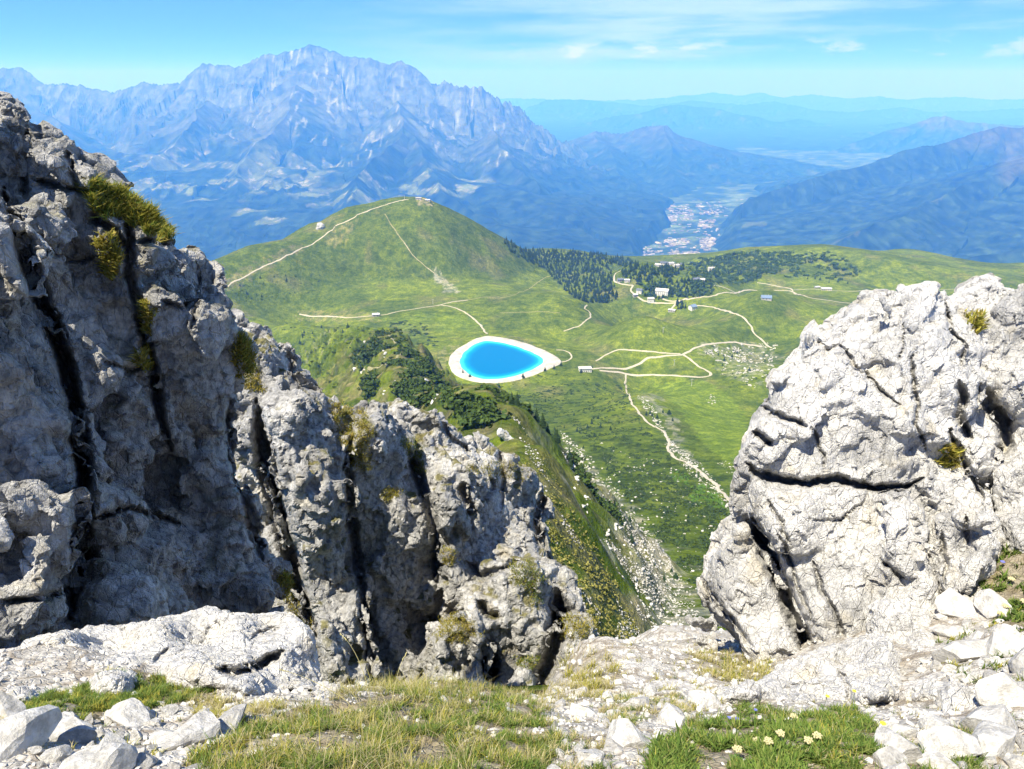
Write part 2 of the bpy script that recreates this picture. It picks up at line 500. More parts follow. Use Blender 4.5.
# ---- right hand mountains
def t_right(u, v, P):
    nz = fbm(P / 500.0, 4, 14)
    a = sstep(v - (128 + (1000 - u) * 0.16) + 9 * nz, 26, 4) * sstep(u, 930, 975)
    b = sstep(v - 178 + 12 * nz, 6, -8) * sstep(u, 990, 1012)
    return np.maximum(a, b)
make_range('right_mountain', (560, 1150, 560, 5200, 16500, 420),
           [dict(pts=crest3([(712, 240, 8600), (722, 222, 9000), (742, 203, 9400), (770, 191, 9700), (812, 178, 10000), (830, 172, 10200), (860, 166, 10500), (905, 150, 11000), (950, 142, 11300), (985, 130, 11500), (1003, 126, 11600), (1018, 127, 11600), (1060, 120, 12000), (1150, 100, 12500)]), s1=0.42, s2=0.16, L=1200, ga=300, gl=700, jag=22, warp=50),
            dict(pts=crest3([(1150, 120, 9000), (1060, 146, 8700), (1015, 168, 8500), (960, 188, 8000), (900, 216, 7300), (850, 240, 6700)]), s1=0.35, s2=0.16, L=900, ga=150, gl=500),
            dict(pts=crest3([(1150, 210, 6400), (1060, 236, 6300), (990, 250, 6200), (930, 262, 6000), (860, 285, 5800)]), s1=0.35, s2=0.16, L=900, ga=160, gl=400, jag=15)],
           -1900, style_wood(5, (0.075, 0.082, 0.04), 0, t_right), lambda x, y, z: z - 1.0 * np.maximum(0, (1720 + 0.38 * (y - 6700)) + 200 * fbm(np.stack([x, y], -1) / 1500.0, 3, 1) - x))
make_range('distant_ridge', (500, 1150, 360, 14000, 26500, 240),
           [dict(pts=crest3([(600, 235, 15500), (640, 220, 16500), (720, 196, 18000), (770, 172, 20000), (800, 164, 20500), (850, 144, 21500), (885, 131, 22000), (910, 125, 22300), (932, 117, 22500), (945, 116, 22500), (962, 121, 22600), (1000, 124, 22800), (1100, 130, 23500), (1150, 130, 23500)]), s1=0.4, s2=0.12, L=1300, ga=340, gl=900, jag=25, warp=60)],
           -1900, style_wood(9, (0.13, 0.11, 0.08), 0, lambda u, v, P: sstep(v + 8 * fbm(P / 400., 3, 4), 138, 118) * sstep(u, 850, 900) * 0.7))
for q, (Y, pts) in enumerate([
    (27500, [(520, 160), (600, 146), (650, 140), (690, 148), (735, 143), (770, 135), (820, 139), (870, 132), (920, 136), (1000, 130), (1150, 128)]),
    (34000, [(500, 150), (560, 128), (600, 118), (640, 113), (670, 104), (715, 108), (740, 114), (775, 122), (800, 118), (850, 128), (900, 122), (960, 128), (1050, 122), (1150, 118)]),
    (44000, [(460, 120), (520, 112), (545, 100), (580, 99), (610, 102), (655, 106), (690, 100), (740, 104), (775, 101), (800, 107), (850, 112), (900, 107), (940, 112), (1024, 108), (1150, 108)]),
    (58000, [(400, 98), (520, 98), (600, 100), (660, 98), (712, 92), (740, 95), (760, 92), (785, 97), (810, 94), (845, 98), (880, 96), (900, 99), (960, 96), (990, 99), (1024, 98), (1150, 97)])]):
    make_range('far_range', (380, 1180, 400, Y * 0.80, Y * 1.1, 150),
               [dict(pts=crest3([(u, v, Y * (1 + 0.02 * math.sin(i * 1.7))) for i, (u, v) in enumerate(pts)]), s1=0.35, s2=0.08, L=2600, ga=750, gl=2600, jag=70, jl=1600, warp=120)],
               -1700, style_wood(20 + q))

# ---- valley floor: one sheet out to the horizon
def valley():
    nu, nY = 420, 520
    x, y = polar_sheet(-700, 1700, nu, 2500, 160000, nY)
    P = np.stack([x, y], -1)
    z = -1600 + 12 * fbm(P / 2000.0, 3, 2) - (np.hypot(x, y) / 1000.0) ** 2 * 0.0785 - 70
    m1, r1 = patches(P, 240.0, 91, 0.62)
    col = np.tile(FOREST * 1.2, (len(x), 1))
    gcol = np.array([0.13, 0.19, 0.07]) * (0.6 + r1)[:, None]
    col = mixc(col, gcol, m1)
    me = np_mesh('valley_floor', np.stack([x, y, z], -1), grid_faces(nY, nu), M_far, True, {'albedo': col})
    o = link_mesh('valley_floor', me); o['kind'] = 'structure'
valley()
# ================================================================== the alp: main terrain
MID_Y0, MID_Y1 = 9.0, 4200.0
LAKE_Z = None
base_pts = []
def bp(u, v, Y): base_pts.append((u, v, Y))
for u in (-300, 0, 300, 560, 640, 700, 760, 900, 1100, 1350):
    bp(u, 690, 9); bp(u, 682, 20); bp(u, 672, 45); bp(u, 660, 80); bp(u, 640, 120); bp(u, 620, 155); bp(u, 600, 190); bp(u, 550, 280); bp(u, 500, 400); bp(u, 450, 570)
    bp(u, 400, 860); bp(u, 375, 1000); bp(u, 340, 1165); bp(u, 310, 1350)
    if u < 850: bp(u, 285, 1560); bp(u, 272, 1800)
for u in (900, 1100, 1350):
    bp(u, 296, 1420); bp(u, 292, 1500); bp(u, 290, 1650)
for u in (-300, 100, 400, 560, 640, 700, 900, 1100, 1350):
    a_, w_ = aw(u, 290)
    for Y, z in ((2500, -560), (3100, -1050), (4200, -1800)):
        base_pts.append(('z', float(a_), Y, z))
A_, S_, B_ = [], [], []
for t in base_pts:
    if t[0] == 'z':
        A_.append(t[1]); S_.append(math.log(t[2])); B_.append(t[3] / t[2])
    else:
        a_, w_ = aw(t[0], t[1]); A_.append(float(a_)); S_.append(math.log(t[2])); B_.append(float(w_))
KA, KS = 3.0, 1.3
C_ = np.stack([np.array(A_) * KA, np.array(S_) * KS], -1)
def phi(r2):
    return np.sqrt(r2 + 0.02)
D_ = ((C_[:, None] - C_[None]) ** 2).sum(-1)
n_ = len(C_)
M_ = np.zeros((n_ + 3, n_ + 3)); M_[:n_, :n_] = phi(D_) + np.eye(n_) * 0.02
M_[:n_, n_] = 1; M_[:n_, n_ + 1:] = C_; M_[n_, :n_] = 1; M_[n_ + 1:, :n_] = C_.T
R_ = np.concatenate([np.array(B_), np.zeros(3)])
WT_ = np.linalg.solve(M_, R_)
def base_w(a, s):
    q = np.stack([a * KA, s * KS], -1)
    out = np.empty(len(a))
    for i in range(0, len(a), 60000):
        qq = q[i:i + 60000]
        d = (qq[:, :1] - C_[:, 0][None]) ** 2 + (qq[:, 1:] - C_[:, 1][None]) ** 2
        out[i:i + 60000] = phi(d) @ WT_[:n_] + WT_[n_] + qq @ WT_[n_ + 1:]
    return out

HILL = crest3([(120, 292, 1330), (180, 276, 1400), (222, 262, 1480), (262, 245, 1560), (300, 238, 1640), (325, 222, 1690), (350, 208, 1720), (385, 200, 1750), (405, 196.5, 1760), (425, 198, 1770), (440, 204, 1780), (470, 219, 1800), (500, 236, 1830), (520, 247, 1850), (545, 262, 1870), (575, 275, 1880)])
KNOLL = crest3([(540, 254, 1980), (560, 252, 2000), (590, 254, 2020), (612, 259, 2040), (630, 266, 2050)])
HUMP = crest3([(668, 270, 2050), (690, 262, 2020), (720, 255, 2000), (750, 250, 1980), (820, 247, 1920), (850, 251, 1860), (880, 257, 1800), (950, 270, 1720), (1040, 284, 1650), (1200, 300, 1600)])
SPUR = crest3([(556, 690, 22), (545, 655, 34), (532, 605, 50), (526, 548, 75), (524, 495, 105), (522, 460, 130), (510, 430, 160), (495, 406, 190), (480, 389, 220), (462, 386, 240), (445, 400, 265), (424, 388, 320), (405, 366, 400), (395, 345, 500), (388, 333, 620), (372, 331, 760), (350, 330, 950), (335, 330, 1120)])
lake_px = [(457.5, 360), (461, 352), (470, 344.5), (483, 340), (495, 339.5), (509, 342), (525, 347), (539, 354), (545.5, 361), (540, 367), (525, 374), (505, 380), (487, 381.5), (470, 379), (462, 372)]
LAKE_Y = 1045.0
LAKE_Z = float(aw(503, 360)[1] * LAKE_Y)
def on_plane(u, v, z):
    a, w = aw(u, v); Y = z / w
    return np.stack([a * Y, Y, 0 * Y + z], -1)
lake_px = [(u, v) for u, v in [(460.5, 364.5), (462, 357), (468, 349.5), (476, 343.8), (485, 340.8), (498, 342), (511, 345), (524, 349.5), (535, 354), (542.5, 358.5), (543, 362.5), (537, 367), (526, 372), (513, 376.5), (500, 379), (484, 379.3), (473, 376.5), (466, 371.5)]]
LAKE = on_plane(*np.array(lake_px).T, LAKE_Z)
bank_px = [(452, 366), (451, 359), (455, 352), (466, 344.5), (477, 338.5), (487, 336), (503, 338), (520, 342), (536, 347.5), (549, 353), (558, 358.5), (560, 362), (550, 366.5), (539, 371), (524, 376.5), (508, 380.3), (490, 381.8), (474, 380), (460, 375.5)]
BANK = on_plane(*np.array(bank_px).T, LAKE_Z + 1.2)
LC = LAKE[:, :2].mean(0)

def tent(P, z, crest, s, r, k=8.0, warp=0.0, sl2=None):
    q = P if not warp else P + warp * np.stack([fbm(P / (warp * 6), 3, 15), fbm(P / (warp * 6), 3, 16)], -1)
    d, zc, sa, sd = seg_dist(q, crest)
    ss = s if sl2 is None else np.where(sd > 0, s, sl2)
    zt = zc - ss * (np.sqrt(d * d + r * r) - r)
    return smax(z, zt, k), d, sa, sd, zt

def terrain_z(x, y, full=False):
    P = np.stack([x, y], -1)
    r = np.hypot(x, y)
    a = x / y; s = np.log(y)
    z = base_w(a, s) * y
    far = sstep(y, 500, 1100)
    z = z + far * (5.0 * fbm(P / 260.0, 4, 101))
    zb = z
    z, dh, sh, sdh, zt1 = tent(P, z, HILL, 0.50, 70.0, 26.0, 0, 0.85)
    hillm = sstep(z - zb, 1, 12)
    z = z + hillm * 5.5 * (ridged(np.stack([sh / 150.0 + 0.3 * fbm(P / 120.0, 2, 8), dh / 500.0], -1), 3, 102) - 0.4) * sstep(dh, 10, 120)
    z, dk, _, _, _ = tent(P, z, KNOLL, 0.30, 60.0, 14.0, 0, 0.45)
    z, du, _, _, _ = tent(P, z, HUMP, 0.22, 80.0, 14.0, 0, 0.5)
    zb2 = z
    rr = np.clip(y / 20.0, 1.0, 12.0)
    d, zc, sa, sds = seg_dist(P + (y / 40.0)[:, None] * np.stack([fbm(P / 22.0, 3, 15), fbm(P / 22.0, 3, 16)], -1), SPUR)
    zt = zc - np.where(sds > 0, 0.95, 1.2 + 0.6 * (1 - sstep(y, 110, 260))) * (np.sqrt(d * d + rr * rr) - rr)
    zt = zt + np.clip(d / 30.0, 0, 1) * 7.0 * (ridged(np.stack([sa / 40.0, d / 110.0], -1), 4, 103) - 0.45) * np.clip(y / 250.0, 0.15, 1)
    z = smax(z, zt, np.clip(y / 60.0, 0.4, 6.0))
    spur = sstep(z - zb2, 0.5, 5.0)
    amp = np.clip(y / 400.0, 0.05, 1.0) + 1.1 * spur * sstep(y, 18, 60) * (1 - sstep(y, 200, 400))
    nrm = fbm(P / 38.0, 4, 104) * 1.6 + fbm(P / 9.0, 3, 105) * 0.35
    flat = sstep(y, 700, 900) * (1 - spur) * (1 - hillm)
    z = z + nrm * amp * (1 - 0.75 * flat)
    # the reservoir's terrace
    dl = np.hypot((x - LC[0]), (y - LC[1]))
    t = sstep(dl, 100, 200)
    z = (LAKE_Z - 0.2) * (1 - t) + z * t
    dip = sstep(dl, 78, 40)
    if full: return z, dict(hill=hillm, spur=spur, dh=dh, dspur=d, dk=dk, du=du, flat=flat, sds=sds, sa=sa)
    return z

T_U0, T_U1, T_NU, T_NY = -60, 1090, 1000, 860
T_a = np.linspace((T_U0 - 512) / FPX * 1.16, (T_U1 - 512) / FPX * 1.16, T_NU)
# rows spaced evenly in the sight angle where it is seen
T_s = np.concatenate([np.linspace(math.log(MID_Y0), math.log(700), 430, endpoint=False), np.linspace(math.log(700), math.log(2400), 380, endpoint=False), np.linspace(math.log(2400), math.log(MID_Y1), 50)])
T_Y = np.exp(T_s)
gA, gY = np.meshgrid(T_a, T_Y)
tx = (gA * gY).ravel(); ty = gY.ravel()
tz, tm = terrain_z(tx, ty, True)
TZ = tz.reshape(T_NY, T_NU)
def ground(x, y):
    """height of the terrain mesh"""
    x = np.atleast_1d(np.asarray(x, float)); y = np.atleast_1d(np.asarray(y, float))
    ai = np.clip((x / y - T_a[0]) / (T_a[1] - T_a[0]), 0, T_NU - 1.001)
    yi = np.interp(y, T_Y, np.arange(T_NY)); yi = np.clip(yi, 0, T_NY - 1.001)
    i = yi.astype(int); j = ai.astype(int); fi = yi - i; fj = ai - j
    return (TZ[i, j] * (1 - fi) * (1 - fj) + TZ[i + 1, j] * fi * (1 - fj) + TZ[i, j + 1] * (1 - fi) * fj + TZ[i + 1, j + 1] * fi * fj)
# first row whose sight line reaches the ground
WROW = TZ / T_Y[:, None]
def hit(u, v, ymin=None, ymax=None):
    """where the sight line through photo point (u,v) meets the terrain"""
    u = np.atleast_1d(np.asarray(u, float)); v = np.atleast_1d(np.asarray(v, float))
    a, w = aw(u, v)
    out = np.full((len(u), 3), np.nan)
    aj = np.clip((a - T_a[0]) / (T_a[1] - T_a[0]), 0, T_NU - 1.001); j = aj.astype(int); fj = aj - j
    for k in range(len(u)):
        col = WROW[:, j[k]] * (1 - fj[k]) + WROW[:, j[k] + 1] * fj[k]
        ok = col >= w[k]
        if ymin: ok &= T_Y >= ymin
        ix = np.nonzero(ok)[0]
        if len(ix) == 0 : continue
        i = max(ix[0], 1)
        c0, c1 = col[i - 1], col[i]
        f = (w[k] - c0) / (c1 - c0 + 1e-12) if c1 != c0 else 0
        f = min(max(f, 0), 1)
        Y = math.exp(T_s[i - 1] + f * (T_s[i] - T_s[i - 1]))
        if ymax and Y > ymax: continue
        out[k] = (a[k] * Y, Y, 0)
    g = ~np.isnan(out[:, 0])
    out[g, 2] = ground(out[g, 0], out[g, 1])
    return out

# visibility of terrain vertices from the photographer, used only to choose where to put plants and stones densest
cm = np.maximum.accumulate(WROW, axis=0)
VIS = (WROW >= cm - 0.004).ravel()

G_LIGHT = np.array([0.180, 0.230, 0.020]); G_MID = np.array([0.104, 0.145, 0.015]); G_DARK = np.array([0.042, 0.068, 0.010])
G_DRY = np.array([0.20, 0.19, 0.075]); G_LIME = np.array([0.185, 0.255, 0.022]); STONE = np.array([0.50, 0.47, 0.41]); SOIL = np.array([0.27, 0.22, 0.14])
tP = np.stack([tx, ty], -1)
tu, tv = to_px(np.stack([tx, ty, tz], -1))
tn = sheet_normals(tx, ty, tz, T_NY, T_NU)
tslope = 1 - np.abs(tn[:, 2])
k1 = fbm(tP / 150.0, 5, 201); k2 = fbm(tP / 28.0, 4, 202); k3 = fbm(tP / 420.0, 3, 203)
tc = mixc(np.tile(G_MID, (len(tx), 1)), G_LIGHT, sstep(0.8 * k1 + 0.5 * k3 + 0.35 * k2, -0.30, 0.45))
tc = mixc(tc, G_DARK, tm['hill'] * sstep(k2 + 0.6 * k1, 0.05, 0.65) * 0.7)
tc = mixc(tc, G_MID * 0.92, tm['hill'] * 0.55)
tc = mixc(tc, G_DRY, sstep(fbm(tP / 90.0, 5, 204), 0.22, 0.6) * 0.55)
near = 1 - sstep(ty, 620, 760)
tc = mixc(tc, mixc(np.tile(G_MID * 1.15, (len(tx), 1)), G_DARK * 1.1, sstep(k2 + 0.5 * fbm(tP / 7.0, 3, 205), -0.1, 0.5)), near * 0.8)
# groomed pasture below the crossing of the tracks
lime = in_poly(tu + 3 * k2 * 4, tv + 2 * k2 * 3, [(652, 384), (700, 380), (722, 388), (742, 410), (752, 432), (756, 462), (724, 462), (700, 440), (676, 405)]) & (ty > 300)
tc = mixc(tc, G_LIME, lime * 0.85)
bowl = in_poly(tu + 8 * k2, tv + 5 * k2, [(325, 372), (352, 380), (368, 398), (378, 420), (330, 420), (318, 395)]) & (ty > 600)
tc = mixc(tc, G_LIME * 0.95, bowl * 0.7)
ny_ = in_poly(tu + 14 * k2, tv + 4 * k2, [(385, 318), (440, 312), (476, 318), (480, 326), (440, 334), (398, 330)]) & (ty > 600)
tc = mixc(tc, G_LIME * 0.95, ny_ * 0.6)
# scattered turf scars, pale stones and scree chute
rocky = sstep(ridged(tP / 26.0, 4, 206), 0.52, 0.72)
mask_r = tm['spur'] * sstep(tslope, 0.17, 0.30) * sstep(fbm(tP / 30.0, 3, 207), -0.2, 0.4)
tc = mixc(tc, STONE * 0.6, np.clip(mask_r * rocky * 1.2, 0, 1) * 0.55 * sstep(ty, 60, 200))
tc = mixc(tc, np.array([0.19, 0.18, 0.065]), near * tm['spur'] * sstep(fbm(tP / 16.0, 4, 214), -0.3, 0.3) * 0.75)
chute_c = P3(np.array([694, 678, 660, 640, 618, 596, 576, 560]), np.array([660, 625, 595, 560, 525, 490, 458, 430]), np.array([80., 145, 195, 260, 340, 430, 545, 680]))
dch, _, sch, _ = seg_dist(tP, chute_c)
wch = np.interp(ty, [10, 110, 165, 230, 300, 400, 590], [8, 15, 18, 18, 16, 11, 6])
chm = sstep(wch * (1 + 0.9 * k2 + 0.6 * fbm(tP / 9.0, 3, 211)) - dch, -4, 5) * (1 - sstep(ty, 400, 620)) * sstep(fbm(tP / 12.0, 4, 212), -0.35, 0.25) * sstep(ty, 90, 150)
tc = mixc(tc, STONE * 0.8, chm * 0.7)
tc = mixc(tc, SOIL, near * tm['spur'] * sstep(fbm(tP / 14.0, 4, 213), 0.1, 0.5) * 0.5)
# worn slope above the stones, quarry-like scars on the hill and by the tracks
def scar(poly, c, amt, seed, ws=4.0, ymin=500):
    m = in_poly(tu + ws * fbm(tP / 40.0, 3, seed) * 3, tv + ws * fbm(tP / 40.0, 3, seed + 1), poly) & (ty > ymin)
    g = sstep(fbm(tP / 10.0, 4, seed + 2), -0.35, 0.25)
    global tc
    tc = mixc(tc, c, m * g * amt)
scar([(430, 268), (452, 283), (462, 292), (440, 292), (436, 280)], STONE * 0.9, 0.7, 221, 2)
scar([(322, 243), (345, 226), (362, 218), (350, 236), (330, 250)], G_DRY * 1.25, 0.8, 224, 2)
scar([(225, 278), (262, 258), (300, 244), (302, 252), (262, 272), (226, 292)], SOIL * 1.1, 0.45, 227, 3)
scar([(415, 196), (432, 200), (438, 207), (418, 205)], SOIL * 1.6, 0.8, 230, 1)
scar([(440, 352), (452, 346), (460, 344), (448, 358), (446, 372), (438, 362)], G_DRY * 1.5, 0.85, 233, 2)
scar([(640, 398), (650, 402), (668, 430), (676, 452), (700, 462), (690, 452), (668, 410), (655, 392)], STONE * 0.75, 0.6, 236, 4, 300)
scar([(700, 345), (770, 342), (775, 360), (755, 385), (720, 372)], STONE * 0.8, 0.4, 239, 8)
scar([(300, 310), (378, 314), (380, 322), (300, 320)], G_DRY * 1.3, 0.7, 242, 3)
GRASS = MatB('alpine_turf', 0.95, 0.05)
_a = GRASS.attr('albedo')
_nA = GRASS.noise(0.35, 6, 0.68)
_nB = GRASS.noise(0.045, 6, 0.62)
_nC = GRASS.noise(0.11, 6, 0.7)
_a = GRASS.mix(1.0, _a, GRASS.mix(GRASS.ramp(_nC, 0.40, 0.62), (0.70, 0.75, 0.7), (1.17, 1.14, 1.1)), 'MULTIPLY')
GRASS.color(GRASS.mix(0.85, GRASS.mix(0.8, _a, GRASS.mix(GRASS.ramp(_nA, 0.36, 0.66), (0.68, 0.72, 0.66), (1.25, 1.22, 1.2)), 'MULTIPLY'), GRASS.mix(GRASS.ramp(_nB, 0.35, 0.7), (0.70, 0.76, 0.75), (1.28, 1.2, 1.15)), 'MULTIPLY'))
GRASS.bump(_nA, 0.8, 1.6)
GRASS.bump(_nC, 0.9, 4.0)
o = link_mesh('alpine_meadow', np_mesh('alpine_meadow', np.stack([tx, ty, tz], -1), grid_faces(T_NY, T_NU), GRASS.m, True, {'albedo': np.clip(tc, 0.004, 0.8)}))
o['kind'] = 'structure'

# ------------------------------------------------------------------ tracks
M_path = flat_mat('pale_gravel', (0.44, 0.395, 0.31), 0.95, 0.15, 0.8)
M_path2 = flat_mat('worn_turf', (0.25, 0.235, 0.12), 0.95, 0.2, 0.8)
def ribbon(name, px, width, mat=None, lift=0.35, ymin=300, jitter=0.3):
    px = np.array(px, float)
    pts = hit(px[:, 0], px[:, 1], ymin)
    pts = pts[~np.isnan(pts[:, 0])][:, :2]
    if len(pts) < 2: return
    # smooth: resample with Catmull-Rom
    out = []
    e = np.concatenate([pts[:1] * 2 - pts[1:2], pts, pts[-1:] * 2 - pts[-2:-1]])
    for i in range(1, len(e) - 2):
        L = np.linalg.norm(e[i + 1] - e[i]); n = max(2, int(L / 3.0))
        t = np.linspace(0, 1, n, endpoint=False)[:, None]
        out.append(0.5 * ((2 * e[i]) + (-e[i - 1] + e[i + 1]) * t + (2 * e[i - 1] - 5 * e[i] + 4 * e[i + 1] - e[i + 2]) * t ** 2 + (-e[i - 1] + 3 * e[i] - 3 * e[i + 1] + e[i + 2]) * t ** 3))
    c = np.concatenate(out + [pts[-1:]])
    c = c + 0.5 * width * np.stack([fbm(c / 25.0, 2, 55), fbm(c / 25.0, 2, 56)], -1)
    tg = np.gradient(c, axis=0); tg /= np.linalg.norm(tg, axis=1, keepdims=True) + 1e-9
    nn = np.stack([-tg[:, 1], tg[:, 0]], -1)
    wv = width * (1 + 0.35 * fbm(c / 12.0, 3, 57))
    K = 5
    V = []
    for k in range(K):
        o_ = (k / (K - 1) - 0.5)
        q = c + nn * (wv * o_)[:, None]
        V.append(np.concatenate([q, (ground(q[:, 0], q[:, 1]) + lift * (1 - 1.2 * abs(o_ * 2) ** 3))[:, None]], 1))
    V = np.stack(V, 1).reshape(-1, 3)
    o = link_mesh(name, np_mesh(name, V, grid_faces(len(c), K), mat or M_path, True))
    o['kind'] = 'structure'
    return o
ribbon('path', [(222, 289), (240, 279), (262, 267), (285, 257), (300, 249), (320, 239), (332, 230), (345, 222), (360, 214), (375, 208), (392, 203), (408, 199.5)], 2.7)
ribbon('path', [(487, 334), (482, 327), (476, 321), (462, 311), (452, 307), (440, 305)], 3.7, ymin=900)
ribbon('path', [(300, 314), (325, 316), (350, 317.5), (370, 316), (382, 315), (400, 311), (420, 308), (440, 305), (455, 301.5), (468, 300)], 3.4, ymin=900)
ribbon('path', [(468, 300), (484, 297), (500, 298), (518, 293), (533, 286), (543, 279), (552, 275)], 2.1, M_path2, ymin=900)
ribbon('path', [(563, 331), (572, 328), (580, 325), (590, 317), (589, 311), (585, 309), (587, 305)], 2.7, ymin=900)
ribbon('path', [(596, 361), (606, 355), (616, 350), (633, 350), (655, 352), (680, 353.6)], 2.9, ymin=800)
ribbon('path', [(590, 369.5), (610, 368.5), (633, 366.5), (640, 363), (648, 358.5), (665, 356), (683, 354.6)], 3.7, ymin=800)
ribbon('path', [(683, 354.6), (695, 348), (706, 344.6), (729, 342.5), (748, 344), (762, 346)], 3.7, ymin=800)
ribbon('path', [(683, 354.6), (690, 359), (699, 366), (706, 370), (711, 375), (700, 377), (683, 376), (655, 374.5), (626, 373.5), (600, 371)], 4.0, ymin=800)
ribbon('path', [(626, 374), (624.8, 380), (624.6, 384.5), (627, 392), (630, 398.5), (636, 408), (643, 417), (653, 426), (664, 431)], 2.6)
ribbon('path', [(664, 431), (668, 440), (668, 448), (674, 456), (688, 464), (697, 470), (706, 476.5), (716, 485), (724, 494), (735, 505), (745, 514)], 2.7)
ribbon('path', [(694, 305), (706, 306), (716, 308), (732, 313), (746, 320), (751, 326), (754, 333), (762, 340), (772, 348)], 3.4, ymin=900)
ribbon('path', [(686, 300), (700, 297), (715, 295.5), (732.6, 293), (742, 291), (752.5, 290), (775, 290.5), (792, 291.5), (805, 296), (825.6, 300), (850, 303)], 3.7, ymin=900)
ribbon('path', [(712.6, 285), (722, 287), (730, 290), (736, 293)], 3.2, ymin=900)
ribbon('path', [(757.4, 282.5), (772, 285), (789, 288), (793, 292), (800, 295)], 3.0, ymin=900)
ribbon('path', [(793, 290), (815, 289), (840, 291), (900, 292), (1000, 291)], 2.9, ymin=900)
ribbon('path', [(623, 270), (616, 273), (614, 277), (614.6, 281.5), (625, 284.5), (633, 285.5)], 3.2, ymin=900)
ribbon('path', [(633, 285.5), (631, 291), (637, 296), (646, 301), (658, 303), (676, 303), (681, 301)], 3.5, ymin=900)
ribbon('path', [(669, 311), (674, 306), (680, 301), (688, 298)], 3.7, ymin=900)
ribbon('path', [(660, 297), (670, 301), (680, 301)], 3.2, ymin=900)
ribbon('path', [(556.5, 350), (564, 350.5), (570, 353), (571.4, 358), (566, 361), (560, 362)], 2.6, ymin=900)
ribbon('path', [(500, 313), (530, 312), (560, 313)], 1.6, M_path2, ymin=900)
ribbon('path', [(385, 214), (394, 228), (403.6, 242), (413, 255), (424, 265), (435, 273.6), (445, 281), (453.5, 287.7)], 2.1, M_path2, ymin=900)
ribbon('path', [(404, 243), (413, 255), (424, 265), (435, 273.6)], 1.4, ymin=900)
ribbon('path', [(388, 333), (394, 341), (403, 350), (396, 358), (384, 364), (362, 372)], 1.8, M_path2, ymin=420)

# ------------------------------------------------------------------ reservoir
def ring_mesh(name, outer, inner, mat, par=None, mids=2):
    """surface between two closed lines sampled by angle around the lake centre"""
    n = 220
    th = np.linspace(0, 2 * math.pi, n, endpoint=False)
    def samp(poly):
        c = poly[:, :2] - LC
        ang = np.unwrap(np.arctan2(c[:, 1], c[:, 0])); r = np.hypot(c[:, 0], c[:, 1])
        o_ = np.argsort(ang % (2 * math.pi)); A = (ang % (2 * math.pi))[o_]; Rr = r[o_]
        A = np.concatenate([A[-3:] - 2 * math.pi, A, A[:3] + 2 * math.pi]); Rr = np.concatenate([Rr[-3:], Rr, Rr[:3]])
        rr = np.interp(th, A, Rr)
        for _ in range(2): rr = (np.roll(rr, 1) + rr * 2 + np.roll(rr, -1)) / 4
        return rr
    return th, samp(outer), samp(inner)
TH, R_out, R_in = ring_mesh('x', BANK, LAKE, None)
def polar(rr, z):
    return np.stack([LC[0] + rr * np.cos(TH), LC[1] + rr * np.sin(TH), np.full(len(TH), z)], -1)
def loft(rows, close=True):
    nr = len(rows); n = len(rows[0])
    V = np.concatenate(rows)
    F = []
    for i in range(nr - 1):
        a0 = i * n + np.arange(n); a1 = i * n + (np.arange(n) + 1) % n
        F.append(np.stack([a0, a1, a1 + n, a0 + n], -1))
    return V, np.concatenate(F)
M_bank = flat_mat('pale_gravel_bank', (0.46, 0.425, 0.37), 0.95, 0.22, 0.12)
gz = lambda rr: ground(LC[0] + rr * np.cos(TH), LC[1] + rr * np.sin(TH))
rowE = polar(R_out + 4, 0); rowE[:, 2] = gz(R_out + 4) - 1.0
V, F = loft([rowE, polar(R_out, LAKE_Z + 1.7), polar(R_in + 4.0, LAKE_Z + 1.8), polar(R_in - 1.0, LAKE_Z - 0.2), polar(R_in * 0.85, LAKE_Z - 0.1)])
o = link_mesh('reservoir_bank', np_mesh('reservoir_bank', V, F, M_bank, True)); o['kind'] = 'structure'
WB = MatB('reservoir_water', 0.12, 0.25)
dp = WB.attrf('depth')
wc = WB.mix(WB.ramp(dp, 0.0, 0.16), (0.06, 0.60, 0.64), (0.0, 0.27, 0.50))
wc = WB.mix(WB.ramp(dp, 0.10, 0.30), wc, (0.0, 0.150, 0.350))
WB.color(wc)
WB.bump(WB.noise(1.2, 3), 0.05, 0.1)
rows = [polar(R_in * f, LAKE_Z + 0.25) for f in (1.0, 0.975, 0.95, 0.92, 0.89, 0.86, 0.82, 0.78, 0.72, 0.6, 0.4, 0.2, 0.01)]
V, F = loft(rows)
dep = np.concatenate([np.full(len(TH), 1 - f) for f in (1.0, 0.975, 0.95, 0.92, 0.89, 0.86, 0.82, 0.78, 0.72, 0.6, 0.4, 0.2, 0.01)])
o = link_mesh('reservoir_water', np_mesh('reservoir_water', V, F, WB.m, True, {'depth': dep})); o['kind'] = 'structure'
